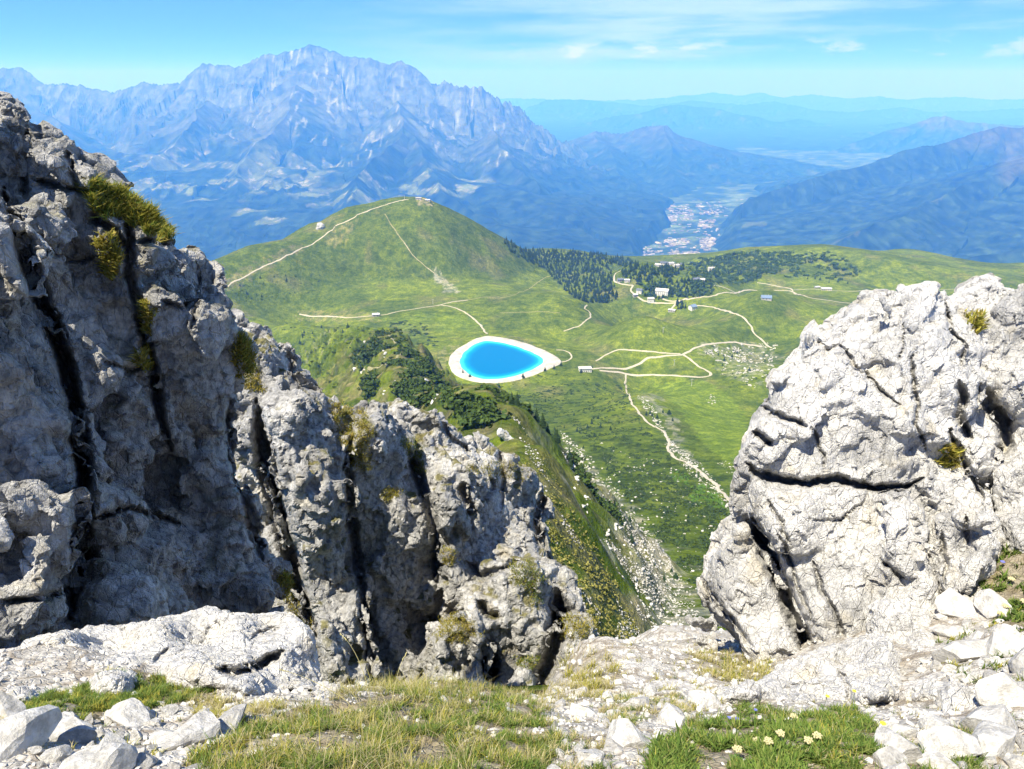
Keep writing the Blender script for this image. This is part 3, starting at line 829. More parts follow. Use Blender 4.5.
# ================================================================== rock building
def rock_mat(name, dk=0.5, sc_=1.0):
    b = MatB(name, 0.92, 0.12)
    a = b.attr('albedo')
    n1 = b.noise(9.0 / sc_, 8, 0.68); n2 = b.noise(38.0 / sc_, 6, 0.7); n3 = b.noise(2.2 / sc_, 5, 0.6, dist=0.6)
    v1 = b.vor(6.0 / sc_, co=None, stretch=(1.3, 1.3, 0.5)); v2 = b.vor(21.0 / sc_, stretch=(1.5, 1.5, 0.7))
    dark = b.mix(b.ramp(n1, 0.30, 0.64), (dk, dk, dk * 1.01), (1.18, 1.17, 1.15))  # hollows of the bump darkened in colour, painting the shade of small pits
    c = b.mix(1.0, a, dark, 'MULTIPLY')
    c = b.mix(b.ramp(n2, 0.50, 0.72, 0.0, 0.75 * (1 - dk)), c, b.mix(1.0, a, (0.45, 0.45, 0.46), 'MULTIPLY'))
    c = b.mix(b.ramp(n3, 0.56, 0.70, 0.0, 0.35), c, b.mix(1.0, a, (1.02, 0.90, 0.66), 'MULTIPLY'))
    b.color(c)
    h = b.math('ADD', b.math('MULTIPLY', n1, 0.55), b.math('MULTIPLY', n2, 0.28))
    h = b.math('ADD', h, b.math('MULTIPLY', b.ramp(v1, 0.0, 0.05), 0.16))
    h = b.math('ADD', h, b.math('MULTIPLY', b.ramp(v2, 0.0, 0.10), 0.07))
    b.bump(h, 1.0, 0.085 * sc_)
    return b.m

def resample(poly, step):
    poly = np.array(poly, float); out = []
    for i in range(len(poly)):
        A, B = poly[i], poly[(i + 1) % len(poly)]
        n = max(1, int(np.linalg.norm(B - A) / step))
        out += [A + (B - A) * t for t in np.arange(n) / n]
    return np.array(out)
def interp_ctrl(u, v, ctrl, power=2.0):
    """smooth inverse distance interpolation of a value given at (u,v,val)"""
    c = np.array(ctrl, float)
    d = (u[:, None] - c[:, 0]) ** 2 + (v[:, None] - c[:, 1]) ** 2 + 60.0
    w = 1 / d ** (power / 2 + 0.35)
    return (w * c[:, 2]).sum(1) / w.sum(1)
SHIFT = (0, 0)
def pillow(poly, depth, T, E=26, R=0.35, step=7, rag=0.0, seed=0, bulge=0.0):
    """solid block whose outline is poly (photo points), front face at the given depths, thickness T metres"""
    B = resample(poly, step) + np.array(SHIFT)
    if rag:
        B = B + rag * np.stack([fbm(B / 14.0, 3, seed), fbm(B / 14.0, 3, seed + 3)], -1)
    nb = len(B)
    u0, v0 = B.min(0); u1, v1 = B.max(0)
    gu, gv = np.meshgrid(np.arange(u0, u1, step), np.arange(v0, v1, step))
    gu = gu.ravel() + rng.uniform(-.3, .3, gu.size) * step; gv = gv.ravel() + rng.uniform(-.3, .3, gv.size) * step
    m = in_poly(gu, gv, B)
    def edge(u, v):
        d = np.full(len(u), 1e9)
        for i in range(nb):
            A, C = B[i], B[(i + 1) % nb]; e = C - A
            t = np.clip(((u - A[0]) * e[0] + (v - A[1]) * e[1]) / (e @ e + 1e-9), 0, 1)
            d = np.minimum(d, np.hypot(u - A[0] - t * e[0], v - A[1] - t * e[1]))
        return d
    gu, gv = gu[m], gv[m]
    e = edge(gu, gv); k = e > step * 0.55; gu, gv, e = gu[k], gv[k], e[k]
    pts = np.concatenate([B, np.stack([gu, gv], -1)])
    _, _, F, _, _, _ = delaunay_2d_cdt([Vector(p) for p in pts], [], [list(range(nb))], 1, 1e-6)
    F = np.array([f for f in F if len(f) == 3], int)
    e = np.concatenate([np.zeros(nb), e])
    pr = np.sqrt(1 - (1 - np.minimum(e / E, 1)) ** 2)
    Y0 = interp_ctrl(pts[:, 0], pts[:, 1], depth)
    Yf = Y0 + R * (1 - pr) - bulge * np.minimum(e / (3 * E), 1)
    Yb = Y0 + R + T * pr
    Pf = P3(pts[:, 0], pts[:, 1], Yf); Pb = P3(pts[:, 0], pts[:, 1], Yb)
    n = len(pts)
    V = np.concatenate([Pf, Pb])
    # orientation: front faces look towards the viewer
    Fb = F.copy(); m = Fb >= nb; Fb[m] += n
    F2 = F[:, ::-1]
    bb = Fb
    a, b, c = V[F[:, 0]], V[F[:, 1]], V[F[:, 2]]
    nn = np.cross(b - a, c - a); flip = (nn * a).sum(1) > 0
    F[flip] = F[flip][:, ::-1]
    Fb = F[:, ::-1].copy(); m = Fb >= nb; Fb[m] += n
    return V, np.concatenate([F, Fb])
def merge_remesh(parts, voxel):
    off = 0; Vs = []; Fs = []
    for V, F in parts:
        Vs.append(V); Fs.append(F + off); off += len(V)
    me = np_mesh('tmp', np.concatenate(Vs), np.concatenate(Fs))
    o = bpy.data.objects.new('tmp', me); COL.objects.link(o)
    md = o.modifiers.new('r', 'REMESH'); md.mode = 'VOXEL'; md.voxel_size = voxel; md.adaptivity = 0
    dg = bpy.context.evaluated_depsgraph_get(); dg.update()
    ev = o.evaluated_get(dg); m2 = ev.to_mesh()
    n = len(m2.vertices); V = np.empty(n * 3, np.float32); m2.vertices.foreach_get('co', V)
    k = len(m2.polygons); F = np.empty(k * 4, np.int32)
    m2.loops.foreach_get('vertex_index', F)
    ev.to_mesh_clear(); bpy.data.objects.remove(o); bpy.data.meshes.remove(me)
    return V.reshape(-1, 3).astype(np.float64), F.reshape(-1, 4)
def vnormals(V, F):
    a, b, c, d = (V[F[:, i]] for i in range(4))
    n = np.cross(c - a, d - b)
    N_ = np.zeros_like(V)
    for k in range(3):
        for j in range(4):
            N_[:, k] += np.bincount(F[:, j], n[:, k], len(V))
    return N_ / (np.linalg.norm(N_, axis=1, keepdims=True) + 1e-12)
def smooth_vals(F, x, n, it):
    for _ in range(it):
        m = (x[F[:, 0]] + x[F[:, 1]] + x[F[:, 2]] + x[F[:, 3]]) / 4
        s = np.zeros_like(x); c = np.zeros(len(x))
        for j in range(4):
            s += np.bincount(F[:, j], m, len(x)); c += np.bincount(F[:, j], None, len(x))
        x = s / np.maximum(c, 1)
    return x
def rotm(ax, ay, az):
    return np.array(Matrix.Rotation(az, 3, 'Z') @ Matrix.Rotation(ay, 3, 'Y') @ Matrix.Rotation(ax, 3, 'X'))
def remesh_vf(V, F, voxel):
    return merge_remesh([(V, F)], voxel)
def soft_normals(V, F, it):
    Nn = vnormals(V, F)
    for c in range(3): Nn[:, c] = smooth_vals(F, Nn[:, c], len(V), it)
    return Nn / (np.linalg.norm(Nn, axis=1, keepdims=True) + 1e-9)
def fracture(V, F, levels, seed, rot, voxel):
    R3 = rotm(*rot)
    for k, (size, amp, tilt, crack, cw, st) in enumerate(levels):
        if k: V, F = remesh_vf(V, F, voxel * (1.45 if k < len(levels) - 1 else 1.0))
        Nn = soft_normals(V, F, 8 if k == 0 else 5)
        q = (V @ R3) / size * np.array(st)
        q = q + 0.07 * np.stack([fbm(q * 1.1, 3, seed + 1), fbm(q * 1.1, 3, seed + 2), fbm(q * 1.1, 3, seed + 3)], -1)
        f1, f2, cid, dv = worley(q + 31.7, seed + k * 7)
        h = hf(cid[:, 0], cid[:, 1], cid[:, 2], seed + 90 + k) - 0.5
        tv = np.stack([hf(cid[:, 0], cid[:, 1], cid[:, 2], seed + 91 + j + k) - 0.5 for j in range(3)], -1)
        e = f2 - f1
        cr = np.exp(-(e / cw) ** 2)
        on = hf(cid[:, 0], cid[:, 1], cid[:, 2], seed + 99)
        d = h * amp * 2 + (dv * tv).sum(1) * tilt * size - crack * cr * (0.25 + on)
        V = V + Nn * d[:, None]
    crack_all = cr * 0.5 * (0.25 + on)
    return V, F, crack_all
def karst(V, F, s, amp, seed):
    Nn = soft_normals(V, F, 3)
    r = ridged(V / s * np.array([1, 1, 0.55]), 4, seed) - 0.4
    f = fbm(V / (s * 0.22), 4, seed + 5)
    return V + Nn * (r * amp + f * amp * 0.35)[:, None]

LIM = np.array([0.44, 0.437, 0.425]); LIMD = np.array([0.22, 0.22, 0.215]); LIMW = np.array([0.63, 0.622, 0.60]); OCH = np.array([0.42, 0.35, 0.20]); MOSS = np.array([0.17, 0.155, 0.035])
ROCKS = {}
def carve(V, F, lines):
    """open the traced clefts: push the near surface inwards along them"""
    Nn = vnormals(V, F)
    u, v = to_px(V)
    front = (Nn * V).sum(1) / np.linalg.norm(V, axis=1) < 0.25
    D = np.zeros(len(V))
    jit = 2.2 * np.stack([fbm(np.stack([u, v], -1) / 11.0, 3, 61), fbm(np.stack([u, v], -1) / 11.0, 3, 62)], -1)
    P = np.stack([u, v], -1) + jit
    for pts, w, depth in lines:
        pts = np.array([(a, b, 0) for a, b in pts], float)
        m = front & (u > pts[:, 0].min() - 4 * w - 4) & (u < pts[:, 0].max() + 4 * w + 4) & (v > pts[:, 1].min() - 4 * w - 4) & (v < pts[:, 1].max() + 4 * w + 4)
        if not m.any(): continue
        d, _, sa, _ = seg_dist(P[m], pts)
        tot = np.hypot(*np.diff(pts[:, :2], axis=0).T).sum()
        ends = np.clip(np.minimum(sa, tot - sa) / (0.18 * tot + 1e-6) + 0.25, 0, 1)
        D[m] = np.maximum(D[m], depth * np.exp(-np.abs(d / (w * ends)) ** 2.5) * ends)
    ray = V / np.linalg.norm(V, axis=1, keepdims=True)
    return V + ray * D[:, None], D
import time as _time
def make_rock(name, parts, voxel, levels, karst_s, karst_a, seed, mat, bright=0.0, moss=0.35, rot=(0.15, 0.2, 0.3), clefts=(), smooth=False, ochre=0.3):
    _t = _time.time()
    V, F = merge_remesh(parts, voxel * 1.7)
    V, F, cr = fracture(V, F, levels, seed, rot, voxel)
    V = karst(V, F, karst_s, karst_a, seed + 33)
    if clefts: V, _D = carve(V, F, clefts)
    Nn = vnormals(V, F)
    S = levels[0][0]
    k1 = fbm(V / (0.9 * S), 5, seed + 50); k2 = fbm(V / (0.22 * S), 4, seed + 51)
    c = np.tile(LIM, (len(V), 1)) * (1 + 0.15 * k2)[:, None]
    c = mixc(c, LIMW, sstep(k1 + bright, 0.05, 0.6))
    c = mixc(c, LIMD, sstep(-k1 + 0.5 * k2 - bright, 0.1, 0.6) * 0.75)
    c = mixc(c, LIMD * 0.7, np.clip(cr, 0, 1) * 0.5)
    c = mixc(c, OCH, sstep(fbm(V / (0.5 * S), 4, seed + 52), 0.32, 0.6) * ochre)
    mo = sstep(Nn[:, 2], 0.45, 0.8) * sstep(fbm(V / (0.45 * S), 4, seed + 53), 0.05, 0.4) * moss * 2
    c = mixc(c, MOSS, np.clip(mo, 0, 1) * 0.85)
    me = np_mesh(name, V, F, mat, smooth, {'albedo': np.clip(c, 0.02, 0.75)})
    o = link_mesh(name, me)
    ROCKS[name] = (V, F, Nn)
    print('rock', name, len(V), round(_time.time() - _t, 1))
    return o

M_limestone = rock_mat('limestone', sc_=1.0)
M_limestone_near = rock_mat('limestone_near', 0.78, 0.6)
M_limestone_far = rock_mat('limestone_far', sc_=2.0)

# ---- shaded cliff on the left
SHIFT = (-11, 10)
L = []
L.append(pillow([(-90, 70), (-30, 92), (0, 101), (14, 103), (26, 108), (31, 120), (44, 126), (56, 130), (62, 139), (66, 150), (70, 175), (60, 210), (20, 230), (-90, 240)], [(-60, 100, 6.6), (0, 150, 6.7), (60, 150, 7.1), (0, 220, 6.6)], 1.3, 20, 0.3, rag=2, seed=1))
L.append(pillow([(28, 126), (50, 130), (64, 141), (80, 144), (94, 151), (100, 166), (107, 178), (113, 190), (112, 215), (96, 225), (60, 215), (36, 195), (26, 160)], [(40, 140, 6.55), (100, 160, 7.1), (60, 200, 6.7), (110, 200, 7.2)], 1.3, 14, 0.25, rag=2, seed=2))
L.append(pillow([(0, 168), (26, 178), (60, 186), (96, 196), (120, 205), (138, 222), (136, 300), (150, 380), (162, 440), (150, 520), (100, 560), (60, 480), (40, 380), (24, 300), (2, 230)], [(20, 200, 6.2), (100, 200, 6.9), (130, 300, 7.2), (40, 400, 6.2), (140, 480, 7.0), (80, 520, 6.4)], 1.3, 24, 0.4, rag=3, seed=3))
L.append(pillow([(84, 186), (98, 189), (120, 200), (150, 212), (168, 226), (176, 240), (170, 262), (130, 262), (100, 240), (90, 215)], [(90, 200, 7.5), (170, 240, 7.9)], 1.3, 18, 0.3, seed=4))
L.append(pillow([(128, 218), (150, 217), (176, 226), (188, 240), (205, 243), (214, 256), (222, 278), (228, 330), (233, 380), (238, 420), (244, 480), (262, 560), (300, 640), (320, 720), (200, 740), (150, 600), (140, 480), (146, 400), (132, 320), (124, 260)], [(135, 240, 7.5), (220, 260, 8.6), (150, 400, 7.5), (235, 420, 8.6), (200, 600, 7.4), (280, 640, 8.4), (160, 300, 7.35)], 1.3, 22, 0.45, rag=3, seed=5))
L.append(pillow([(-90, 210), (-10, 228), (6, 238), (20, 262), (36, 290), (52, 330), (64, 372), (76, 430), (80, 500), (74, 570), (64, 640), (60, 760), (-90, 760)], [(-60, 300, 4.6), (0, 300, 4.8), (60, 420, 5.3), (60, 600, 4.7), (0, 600, 4.3)], 1.3, 40, 0.6, rag=3, seed=6))
L.append(pillow([(60, 400), (110, 480), (160, 500), (240, 500), (262, 560), (300, 640), (320, 760), (40, 760), (40, 560)], [(80, 500, 6.3), (240, 520, 8.0), (100, 640, 5.6), (280, 680, 7.4)], 1.3, 26, 0.4, rag=3, seed=7))
CL_CLIFF = [([(2, 190), (18, 225), (30, 270), (48, 318), (62, 352), (76, 410), (84, 470), (80, 560), (70, 620)], 7, 0.9),
    ([(66, 150), (72, 172), (80, 196)], 3, 0.2), ([(28, 128), (22, 160), (26, 200)], 4, 0.25),
    ([(30, 178), (60, 186), (92, 194), (118, 206)], 3, 0.25), ([(88, 212), (100, 222), (116, 232), (126, 250)], 4, 0.35),
    ([(126, 214), (130, 240), (128, 275), (140, 310), (146, 345), (156, 380), (160, 420), (172, 450)], 4.5, 0.5),
    ([(134, 240), (165, 243), (200, 246)], 2.2, 0.2), ([(196, 262), (198, 300), (192, 330)], 2.4, 0.2), ([(160, 300), (180, 306), (196, 300)], 2, 0.15),
    ([(0, 602), (30, 600), (50, 596), (78, 586)], 3, 0.25), ([(230, 400), (232, 450), (246, 500), (262, 560)], 5, 0.5), ([(100, 360), (130, 372), (150, 366)], 2.2, 0.15), ([(44, 250), (70, 262), (100, 256)], 2.0, 0.12), ([(90, 520), (130, 508), (180, 524)], 3, 0.25)]
SHIFT = (0, 0)
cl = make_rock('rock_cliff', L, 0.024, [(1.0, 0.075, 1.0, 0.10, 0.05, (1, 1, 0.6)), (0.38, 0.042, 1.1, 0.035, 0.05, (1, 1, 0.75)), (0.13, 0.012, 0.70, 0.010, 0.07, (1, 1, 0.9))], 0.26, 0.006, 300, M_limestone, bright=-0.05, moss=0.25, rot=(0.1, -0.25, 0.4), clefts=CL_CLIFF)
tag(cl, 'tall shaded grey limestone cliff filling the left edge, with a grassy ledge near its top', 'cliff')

# ---- rocky ridge in the middle
SHIFT = (-7, 9)
M = []
M.append(pillow([(228, 322), (246, 326), (262, 330), (272, 332), (290, 340), (302, 352), (312, 366), (322, 378), (330, 396), (326, 420), (300, 430), (270, 450), (240, 450), (226, 380)], [(240, 340, 15.87), (310, 370, 16.38), (260, 430, 14.85)], 3.5, 18, 0.72, rag=3, seed=11))
M.append(pillow([(268, 392), (300, 384), (326, 386), (342, 400), (352, 420), (356, 470), (362, 520), (372, 600), (380, 720), (320, 720), (306, 620), (292, 560), (282, 480), (270, 430)], [(280, 400, 14.34), (345, 410, 15.36), (300, 500, 13.82), (360, 560, 14.85), (330, 680, 13.06)], 3.5, 24, 0.84, rag=4, seed=12))
M.append(pillow([(345, 430), (362, 416), (386, 410), (402, 420), (412, 440), (424, 480), (436, 520), (438, 580), (432, 640), (436, 730), (360, 730), (352, 640), (348, 540)], [(360, 430, 15.87), (410, 440, 16.90), (370, 560, 15.62), (430, 600, 16.38), (400, 700, 14.59)], 3.5, 26, 0.72, rag=4, seed=13))
M.append(pillow([(384, 416), (400, 411), (420, 409), (440, 410), (456, 418), (470, 428), (488, 434), (502, 440), (520, 452), (534, 466), (543, 482), (542, 510), (548, 540), (552, 570), (548, 600), (500, 640), (470, 700), (430, 700), (428, 600), (424, 520), (404, 460)], [(400, 420, 18.18), (470, 430, 19.20), (440, 500, 17.15), (540, 500, 19.71), (450, 600, 16.13), (540, 590, 17.92), (440, 680, 15.10)], 4.0, 34, 1.08, rag=4, seed=14))
M.append(pillow([(424, 478), (440, 470), (462, 482), (478, 520), (470, 548), (446, 560), (428, 540)], [(440, 500, 16.26), (470, 540, 16.51)], 1.6, 20, 0.60, rag=3, seed=15))
M.append(pillow([(486, 548), (510, 540), (545, 548), (566, 566), (580, 590), (596, 610), (600, 630), (592, 650), (560, 662), (540, 690), (500, 720), (430, 720), (424, 680), (440, 640), (470, 610), (480, 580)], [(500, 560, 15.62), (570, 600, 16.38), (450, 660, 13.82), (580, 650, 14.34), (520, 640, 14.85)], 3.0, 26, 0.96, rag=4, seed=16))
M.append(pillow([(214, 380), (262, 384), (290, 420), (320, 480), (345, 560), (360, 760), (190, 760)], [(240, 400, 17.41), (300, 500, 16.64), (300, 680, 15.36)], 3.5, 24, 0.72, rag=3, seed=18))
M.append(pillow([(560, 610), (590, 618), (604, 640), (612, 690), (600, 740), (420, 760), (420, 690), (540, 660)], [(600, 650, 14.72), (450, 720, 12.16)], 3.0, 20, 0.60, rag=3, seed=19))
M.append(pillow([(310, 396), (336, 400), (362, 420), (352, 450), (330, 450)], [(330, 410, 16.13)], 2.0, 14, 0.60, rag=3, seed=17))
CL_RIDGE = [([(352, 424), (348, 470), (352, 520), (360, 580), (368, 640), (372, 690)], 4, 0.7), ([(288, 350), (292, 372), (304, 384), (322, 392)], 3.5, 0.5), ([(256, 400), (262, 440), (276, 500), (292, 560), (306, 620), (318, 690)], 7, 1.2),
    ([(408, 446), (418, 476), (428, 506), (438, 540), (436, 590)], 4.5, 0.7), ([(462, 482), (466, 500), (474, 512)], 4, 0.6),
    ([(430, 520), (440, 536), (446, 552)], 4, 0.6), ([(500, 448), (504, 480), (500, 510)], 2.6, 0.3), ([(440, 420), (452, 440), (470, 452)], 2.4, 0.3),
    ([(478, 600), (486, 612), (500, 618)], 3.5, 0.6), ([(486, 640), (489, 660), (492, 684)], 7, 1.6), ([(556, 590), (560, 612), (556, 640), (546, 668), (538, 690)], 8, 1.6), ([(446, 606), (462, 622), (478, 640)], 3, 0.4),
    ([(466, 560), (480, 576), (500, 570), (520, 560)], 3, 0.45), ([(545, 490), (536, 520), (542, 556)], 4, 0.6)]
mr = make_rock('rock_ridge', M, 0.042, [(1.6, 0.14, 0.75, 0.16, 0.05, (1.1, 1.1, 0.6)), (0.6, 0.06, 0.75, 0.06, 0.06, (1.1, 1.1, 0.7)), (0.2, 0.022, 0.7, 0.02, 0.08, (1, 1, 0.9))], 0.45, 0.012, 400, M_limestone, bright=0.02, moss=0.75, rot=(0.1, 0.12, 0.2), clefts=CL_RIDGE)
tag(mr, 'craggy grey limestone ridge with mossy ledges, below the blue reservoir', 'rock ridge')

# ---- big pale rock on the right
SHIFT = (11, 3)
Rr = []
Rr.append(pillow([(863, 289), (852, 292), (840, 293), (828, 304), (816, 318), (800, 321), (791, 328), (789, 342), (785, 354), (772, 366), (762, 377), (762, 392), (758, 404), (750, 424), (752, 434), (749, 446), (744, 464), (746, 480), (744, 498), (752, 524), (766, 548), (782, 585), (800, 625), (815, 652), (850, 668), (900, 672), (1000, 660), (1150, 660), (1150, 270), (1024, 290), (1006, 296), (996, 296), (984, 278), (972, 279), (958, 283), (944, 291), (930, 298), (915, 294), (905, 297), (893, 294), (880, 290)],
                 [(850, 300, 5.8), (790, 340, 5.4), (758, 400, 5.1), (760, 450, 4.95), (830, 380, 5.05), (850, 440, 4.85), (900, 480, 4.75), (880, 340, 5.3), (980, 290, 5.9), (950, 400, 5.15), (1000, 380, 5.5), (1060, 330, 5.6), (750, 500, 4.95), (850, 520, 4.62), (900, 560, 4.35), (960, 520, 4.7), (830, 640, 4.15), (780, 560, 4.65), (1000, 600, 4.2), (1100, 500, 4.6)], 2.0, 15, 0.16, rag=3, seed=21, step=6))
Rr.append(pillow([(750, 486), (800, 493), (850, 498), (890, 500), (905, 530), (896, 580), (880, 630), (850, 650), (820, 648), (800, 622), (784, 584), (768, 548), (754, 520)],
                 [(750, 490, 4.75), (850, 500, 4.62), (890, 560, 4.34), (830, 640, 4.10), (780, 560, 4.48)], 0.8, 10, 0.12, rag=2, seed=22, step=6))
Rr.append(pillow([(718, 528), (732, 527), (744, 534), (756, 556), (768, 584), (784, 614), (800, 642), (806, 660), (796, 668), (778, 676), (758, 662), (742, 643), (727, 618), (705, 596), (698, 574), (699, 548), (706, 534)],
                 [(710, 550, 4.75), (760, 600, 4.5), (790, 660, 4.2)], 0.9, 12, 0.14, rag=3, seed=23, step=6))
Rr.append(pillow([(990, 310), (1004, 296), (1024, 291), (1060, 284), (1060, 420), (1010, 430), (985, 400)], [(1000, 320, 5.55), (1040, 400, 5.2)], 1.0, 14, 0.15, rag=3, seed=24, step=6))
Rr.append(pillow([(930, 470), (960, 440), (985, 450), (1000, 500), (990, 560), (960, 580), (930, 540)], [(940, 480, 4.75), (980, 560, 4.3)], 0.8, 14, 0.15, rag=3, seed=25, step=6))
CL_CRAG = [([(746, 462), (756, 473), (776, 478), (800, 483), (822, 482), (835, 478), (850, 483), (872, 488), (903, 488), (922, 478)], 3.6, 0.30),
    ([(836, 343), (846, 352), (856, 366), (872, 380), (886, 396), (902, 405)], 1.8, 0.10), ([(912, 352), (913, 380), (917, 405), (916, 425), (923, 440), (925, 452)], 1.8, 0.10),
    ([(810, 426), (818, 440), (824, 456), (824, 470)], 1.5, 0.07), ([(760, 404), (772, 414), (790, 420), (808, 428)], 2.4, 0.14), ([(752, 432), (764, 438), (772, 446)], 3.6, 0.2), ([(818, 340), (826, 350), (838, 345)], 1.6, 0.08),
    ([(770, 402), (764, 396), (760, 402)], 3.0, 0.15), ([(905, 322), (903, 345), (900, 360)], 1.2, 0.05), ([(958, 380), (964, 396), (958, 416), (966, 430), (972, 440)], 4, 0.22), ([(980, 384), (990, 408), (1004, 420), (1006, 446), (994, 462)], 7, 0.34),
    ([(950, 430), (960, 455), (974, 480), (984, 500)], 3, 0.2), ([(752, 518), (762, 540), (770, 560), (782, 588), (792, 612), (804, 640), (808, 664)], 6, 0.45),
    ([(778, 532), (790, 560), (800, 590), (812, 620)], 2.2, 0.10), ([(768, 500), (780, 520), (790, 545)], 1.8, 0.08), ([(812, 560), (822, 590), (836, 616), (846, 644)], 2.4, 0.12), ([(700, 574), (716, 600), (734, 622), (752, 648)], 2.4, 0.10),
    ([(872, 470), (866, 500), (840, 520), (806, 520)], 1.4, 0.05), ([(946, 300), (950, 330), (966, 345), (962, 365)], 1.8, 0.10), ([(880, 560), (900, 575), (910, 590)], 2, 0.1)]
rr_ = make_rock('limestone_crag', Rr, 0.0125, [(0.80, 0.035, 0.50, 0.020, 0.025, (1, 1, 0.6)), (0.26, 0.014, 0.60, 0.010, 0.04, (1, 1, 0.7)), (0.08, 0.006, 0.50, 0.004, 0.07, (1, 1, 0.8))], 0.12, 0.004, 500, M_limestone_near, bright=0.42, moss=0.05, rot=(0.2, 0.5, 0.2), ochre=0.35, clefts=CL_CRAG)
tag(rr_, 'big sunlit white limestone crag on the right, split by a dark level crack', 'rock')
SHIFT = (0, 0)
# ================================================================== the near ground
NG = []
for u in (-200, 60, 200, 350): NG += [(u, 840, 1.18), (u, 769, 1.5), (u, 730, 1.85), (u, 700, 2.25), (u, 680, 2.6)]
NG += [(-200, 650, 3.2), (60, 655, 3.1), (200, 660, 3.0), (300, 690, 2.6), (350, 700, 2.6), (400, 688, 2.9), (450, 682, 3.1), (500, 690, 3.1), (450, 769, 1.6), (450, 730, 2.1), (560, 769, 1.7), (560, 720, 2.5), (560, 695, 3.2), (570, 665, 4.6),
       (610, 650, 6.0), (640, 646, 6.0), (680, 643, 6.0), (720, 641, 6.2), (760, 642, 6.4), (680, 640, 7.2), (720, 640, 7.8), (760, 645, 7.8), (720, 655, 5.0), (810, 645, 6.2), (680, 655, 5.0), (640, 636, 8.5), (680, 632, 8.8), (650, 660, 4.8), (650, 700, 3.1), (650, 769, 1.7), (700, 650, 4.9), (700, 690, 3.4), (740, 665, 4.3), (760, 720, 2.5), (760, 769, 1.7), (800, 690, 3.2), (850, 700, 2.85), (850, 769, 1.7),
       (900, 680, 3.1), (900, 650, 3.6), (950, 640, 3.6), (950, 700, 2.6), (950, 769, 1.75), (940, 590, 4.3), (980, 560, 4.4), (1020, 520, 4.6), (1020, 600, 3.8), (1020, 680, 2.7), (1020, 769, 1.75), (1150, 520, 4.3), (1150, 640, 3.0), (1150, 769, 1.75), (1250, 560, 3.8), (1250, 769, 1.75), (560, 840, 1.25), (850, 840, 1.3), (1200, 840, 1.35)]
for u, z in ((-200, -7.5), (60, -8), (200, -8), (330, -8.5), (420, -8.5), (500, -8)):
    a_, _ = aw(u, 650); NG.append(('z', float(a_), 5.2, z)); NG.append(('z', float(a_), 12, z * 2.4))
for u in (600, 680, 760, 900, 1150):
    a_, _ = aw(u, 650); NG.append(('z', float(a_), 15, -14.5 if u < 900 else -11))
A_, S_, B_ = [], [], []
for t in NG:
    if t[0] == 'z': A_.append(t[1]); S_.append(math.log(t[2])); B_.append(t[3] / t[2])
    else:
        a_, w_ = aw(t[0], t[1]); A_.append(float(a_)); S_.append(math.log(t[2])); B_.append(float(w_))
KN, KM = 1.6, 1.6
NC = np.stack([np.array(A_) * KN, np.array(S_) * KM], -1)
D_ = ((NC[:, None] - NC[None]) ** 2).sum(-1); n_ = len(NC)
M_ = np.zeros((n_ + 3, n_ + 3)); M_[:n_, :n_] = np.sqrt(D_ + 0.004) + np.eye(n_) * 0.003
M_[:n_, n_] = 1; M_[:n_, n_ + 1:] = NC; M_[n_, :n_] = 1; M_[n_ + 1:, :n_] = NC.T
WN = np.linalg.solve(M_, np.concatenate([np.array(B_), np.zeros(3)]))
NA = np.linspace(-1.9, 1.9, 1200); NS = np.linspace(math.log(0.62), math.log(14.5), 840); NY = np.exp(NS)
gA, gY = np.meshgrid(NA, NY); ax_, ay_ = gA.ravel(), gY.ravel(); as_ = np.log(ay_)
wz = np.empty(len(ax_))
for i in range(0, len(ax_), 80000):
    q = np.stack([ax_[i:i + 80000] * KN, as_[i:i + 80000] * KM], -1)
    d = (q[:, :1] - NC[:, 0][None]) ** 2 + (q[:, 1:] - NC[:, 1][None]) ** 2
    wz[i:i + 80000] = np.sqrt(d + 0.004) @ WN[:n_] + WN[n_] + q @ WN[n_ + 1:]
nx, ny2 = ax_ * ay_, ay_
nP = np.stack([nx, ny2], -1)
nz0 = wz * ay_
f1, f2, cid, dv = worley(np.stack([nx / 0.22, ny2 / 0.22, nz0 / 0.22], -1), 611)
hh = hf(cid[:, 0], cid[:, 1], cid[:, 2], 612)
nz = nz0 + 0.035 * fbm(nP / 0.5, 4, 601) + 0.02 * (hh - 0.5) * sstep(f2 - f1, 0.02, 0.2) + 0.012 * ridged(nP / 0.12, 4, 602) + 0.06 * fbm(nP / 1.5, 2, 603)
NZ = nz.reshape(len(NY), len(NA))
def near_ground(x, y):
    x = np.atleast_1d(np.asarray(x, float)); y = np.atleast_1d(np.asarray(y, float))
    aj = np.clip((x / y - NA[0]) / (NA[1] - NA[0]), 0, len(NA) - 1.001); yi = np.clip((np.log(y) - NS[0]) / (NS[1] - NS[0]), 0, len(NS) - 1.001)
    i = yi.astype(int); j = aj.astype(int); fi = yi - i; fj = aj - j
    return NZ[i, j] * (1 - fi) * (1 - fj) + NZ[i + 1, j] * fi * (1 - fj) + NZ[i, j + 1] * (1 - fi) * fj + NZ[i + 1, j + 1] * fi * fj
nu_, nv_ = to_px(np.stack([nx, ny2, nz], -1))
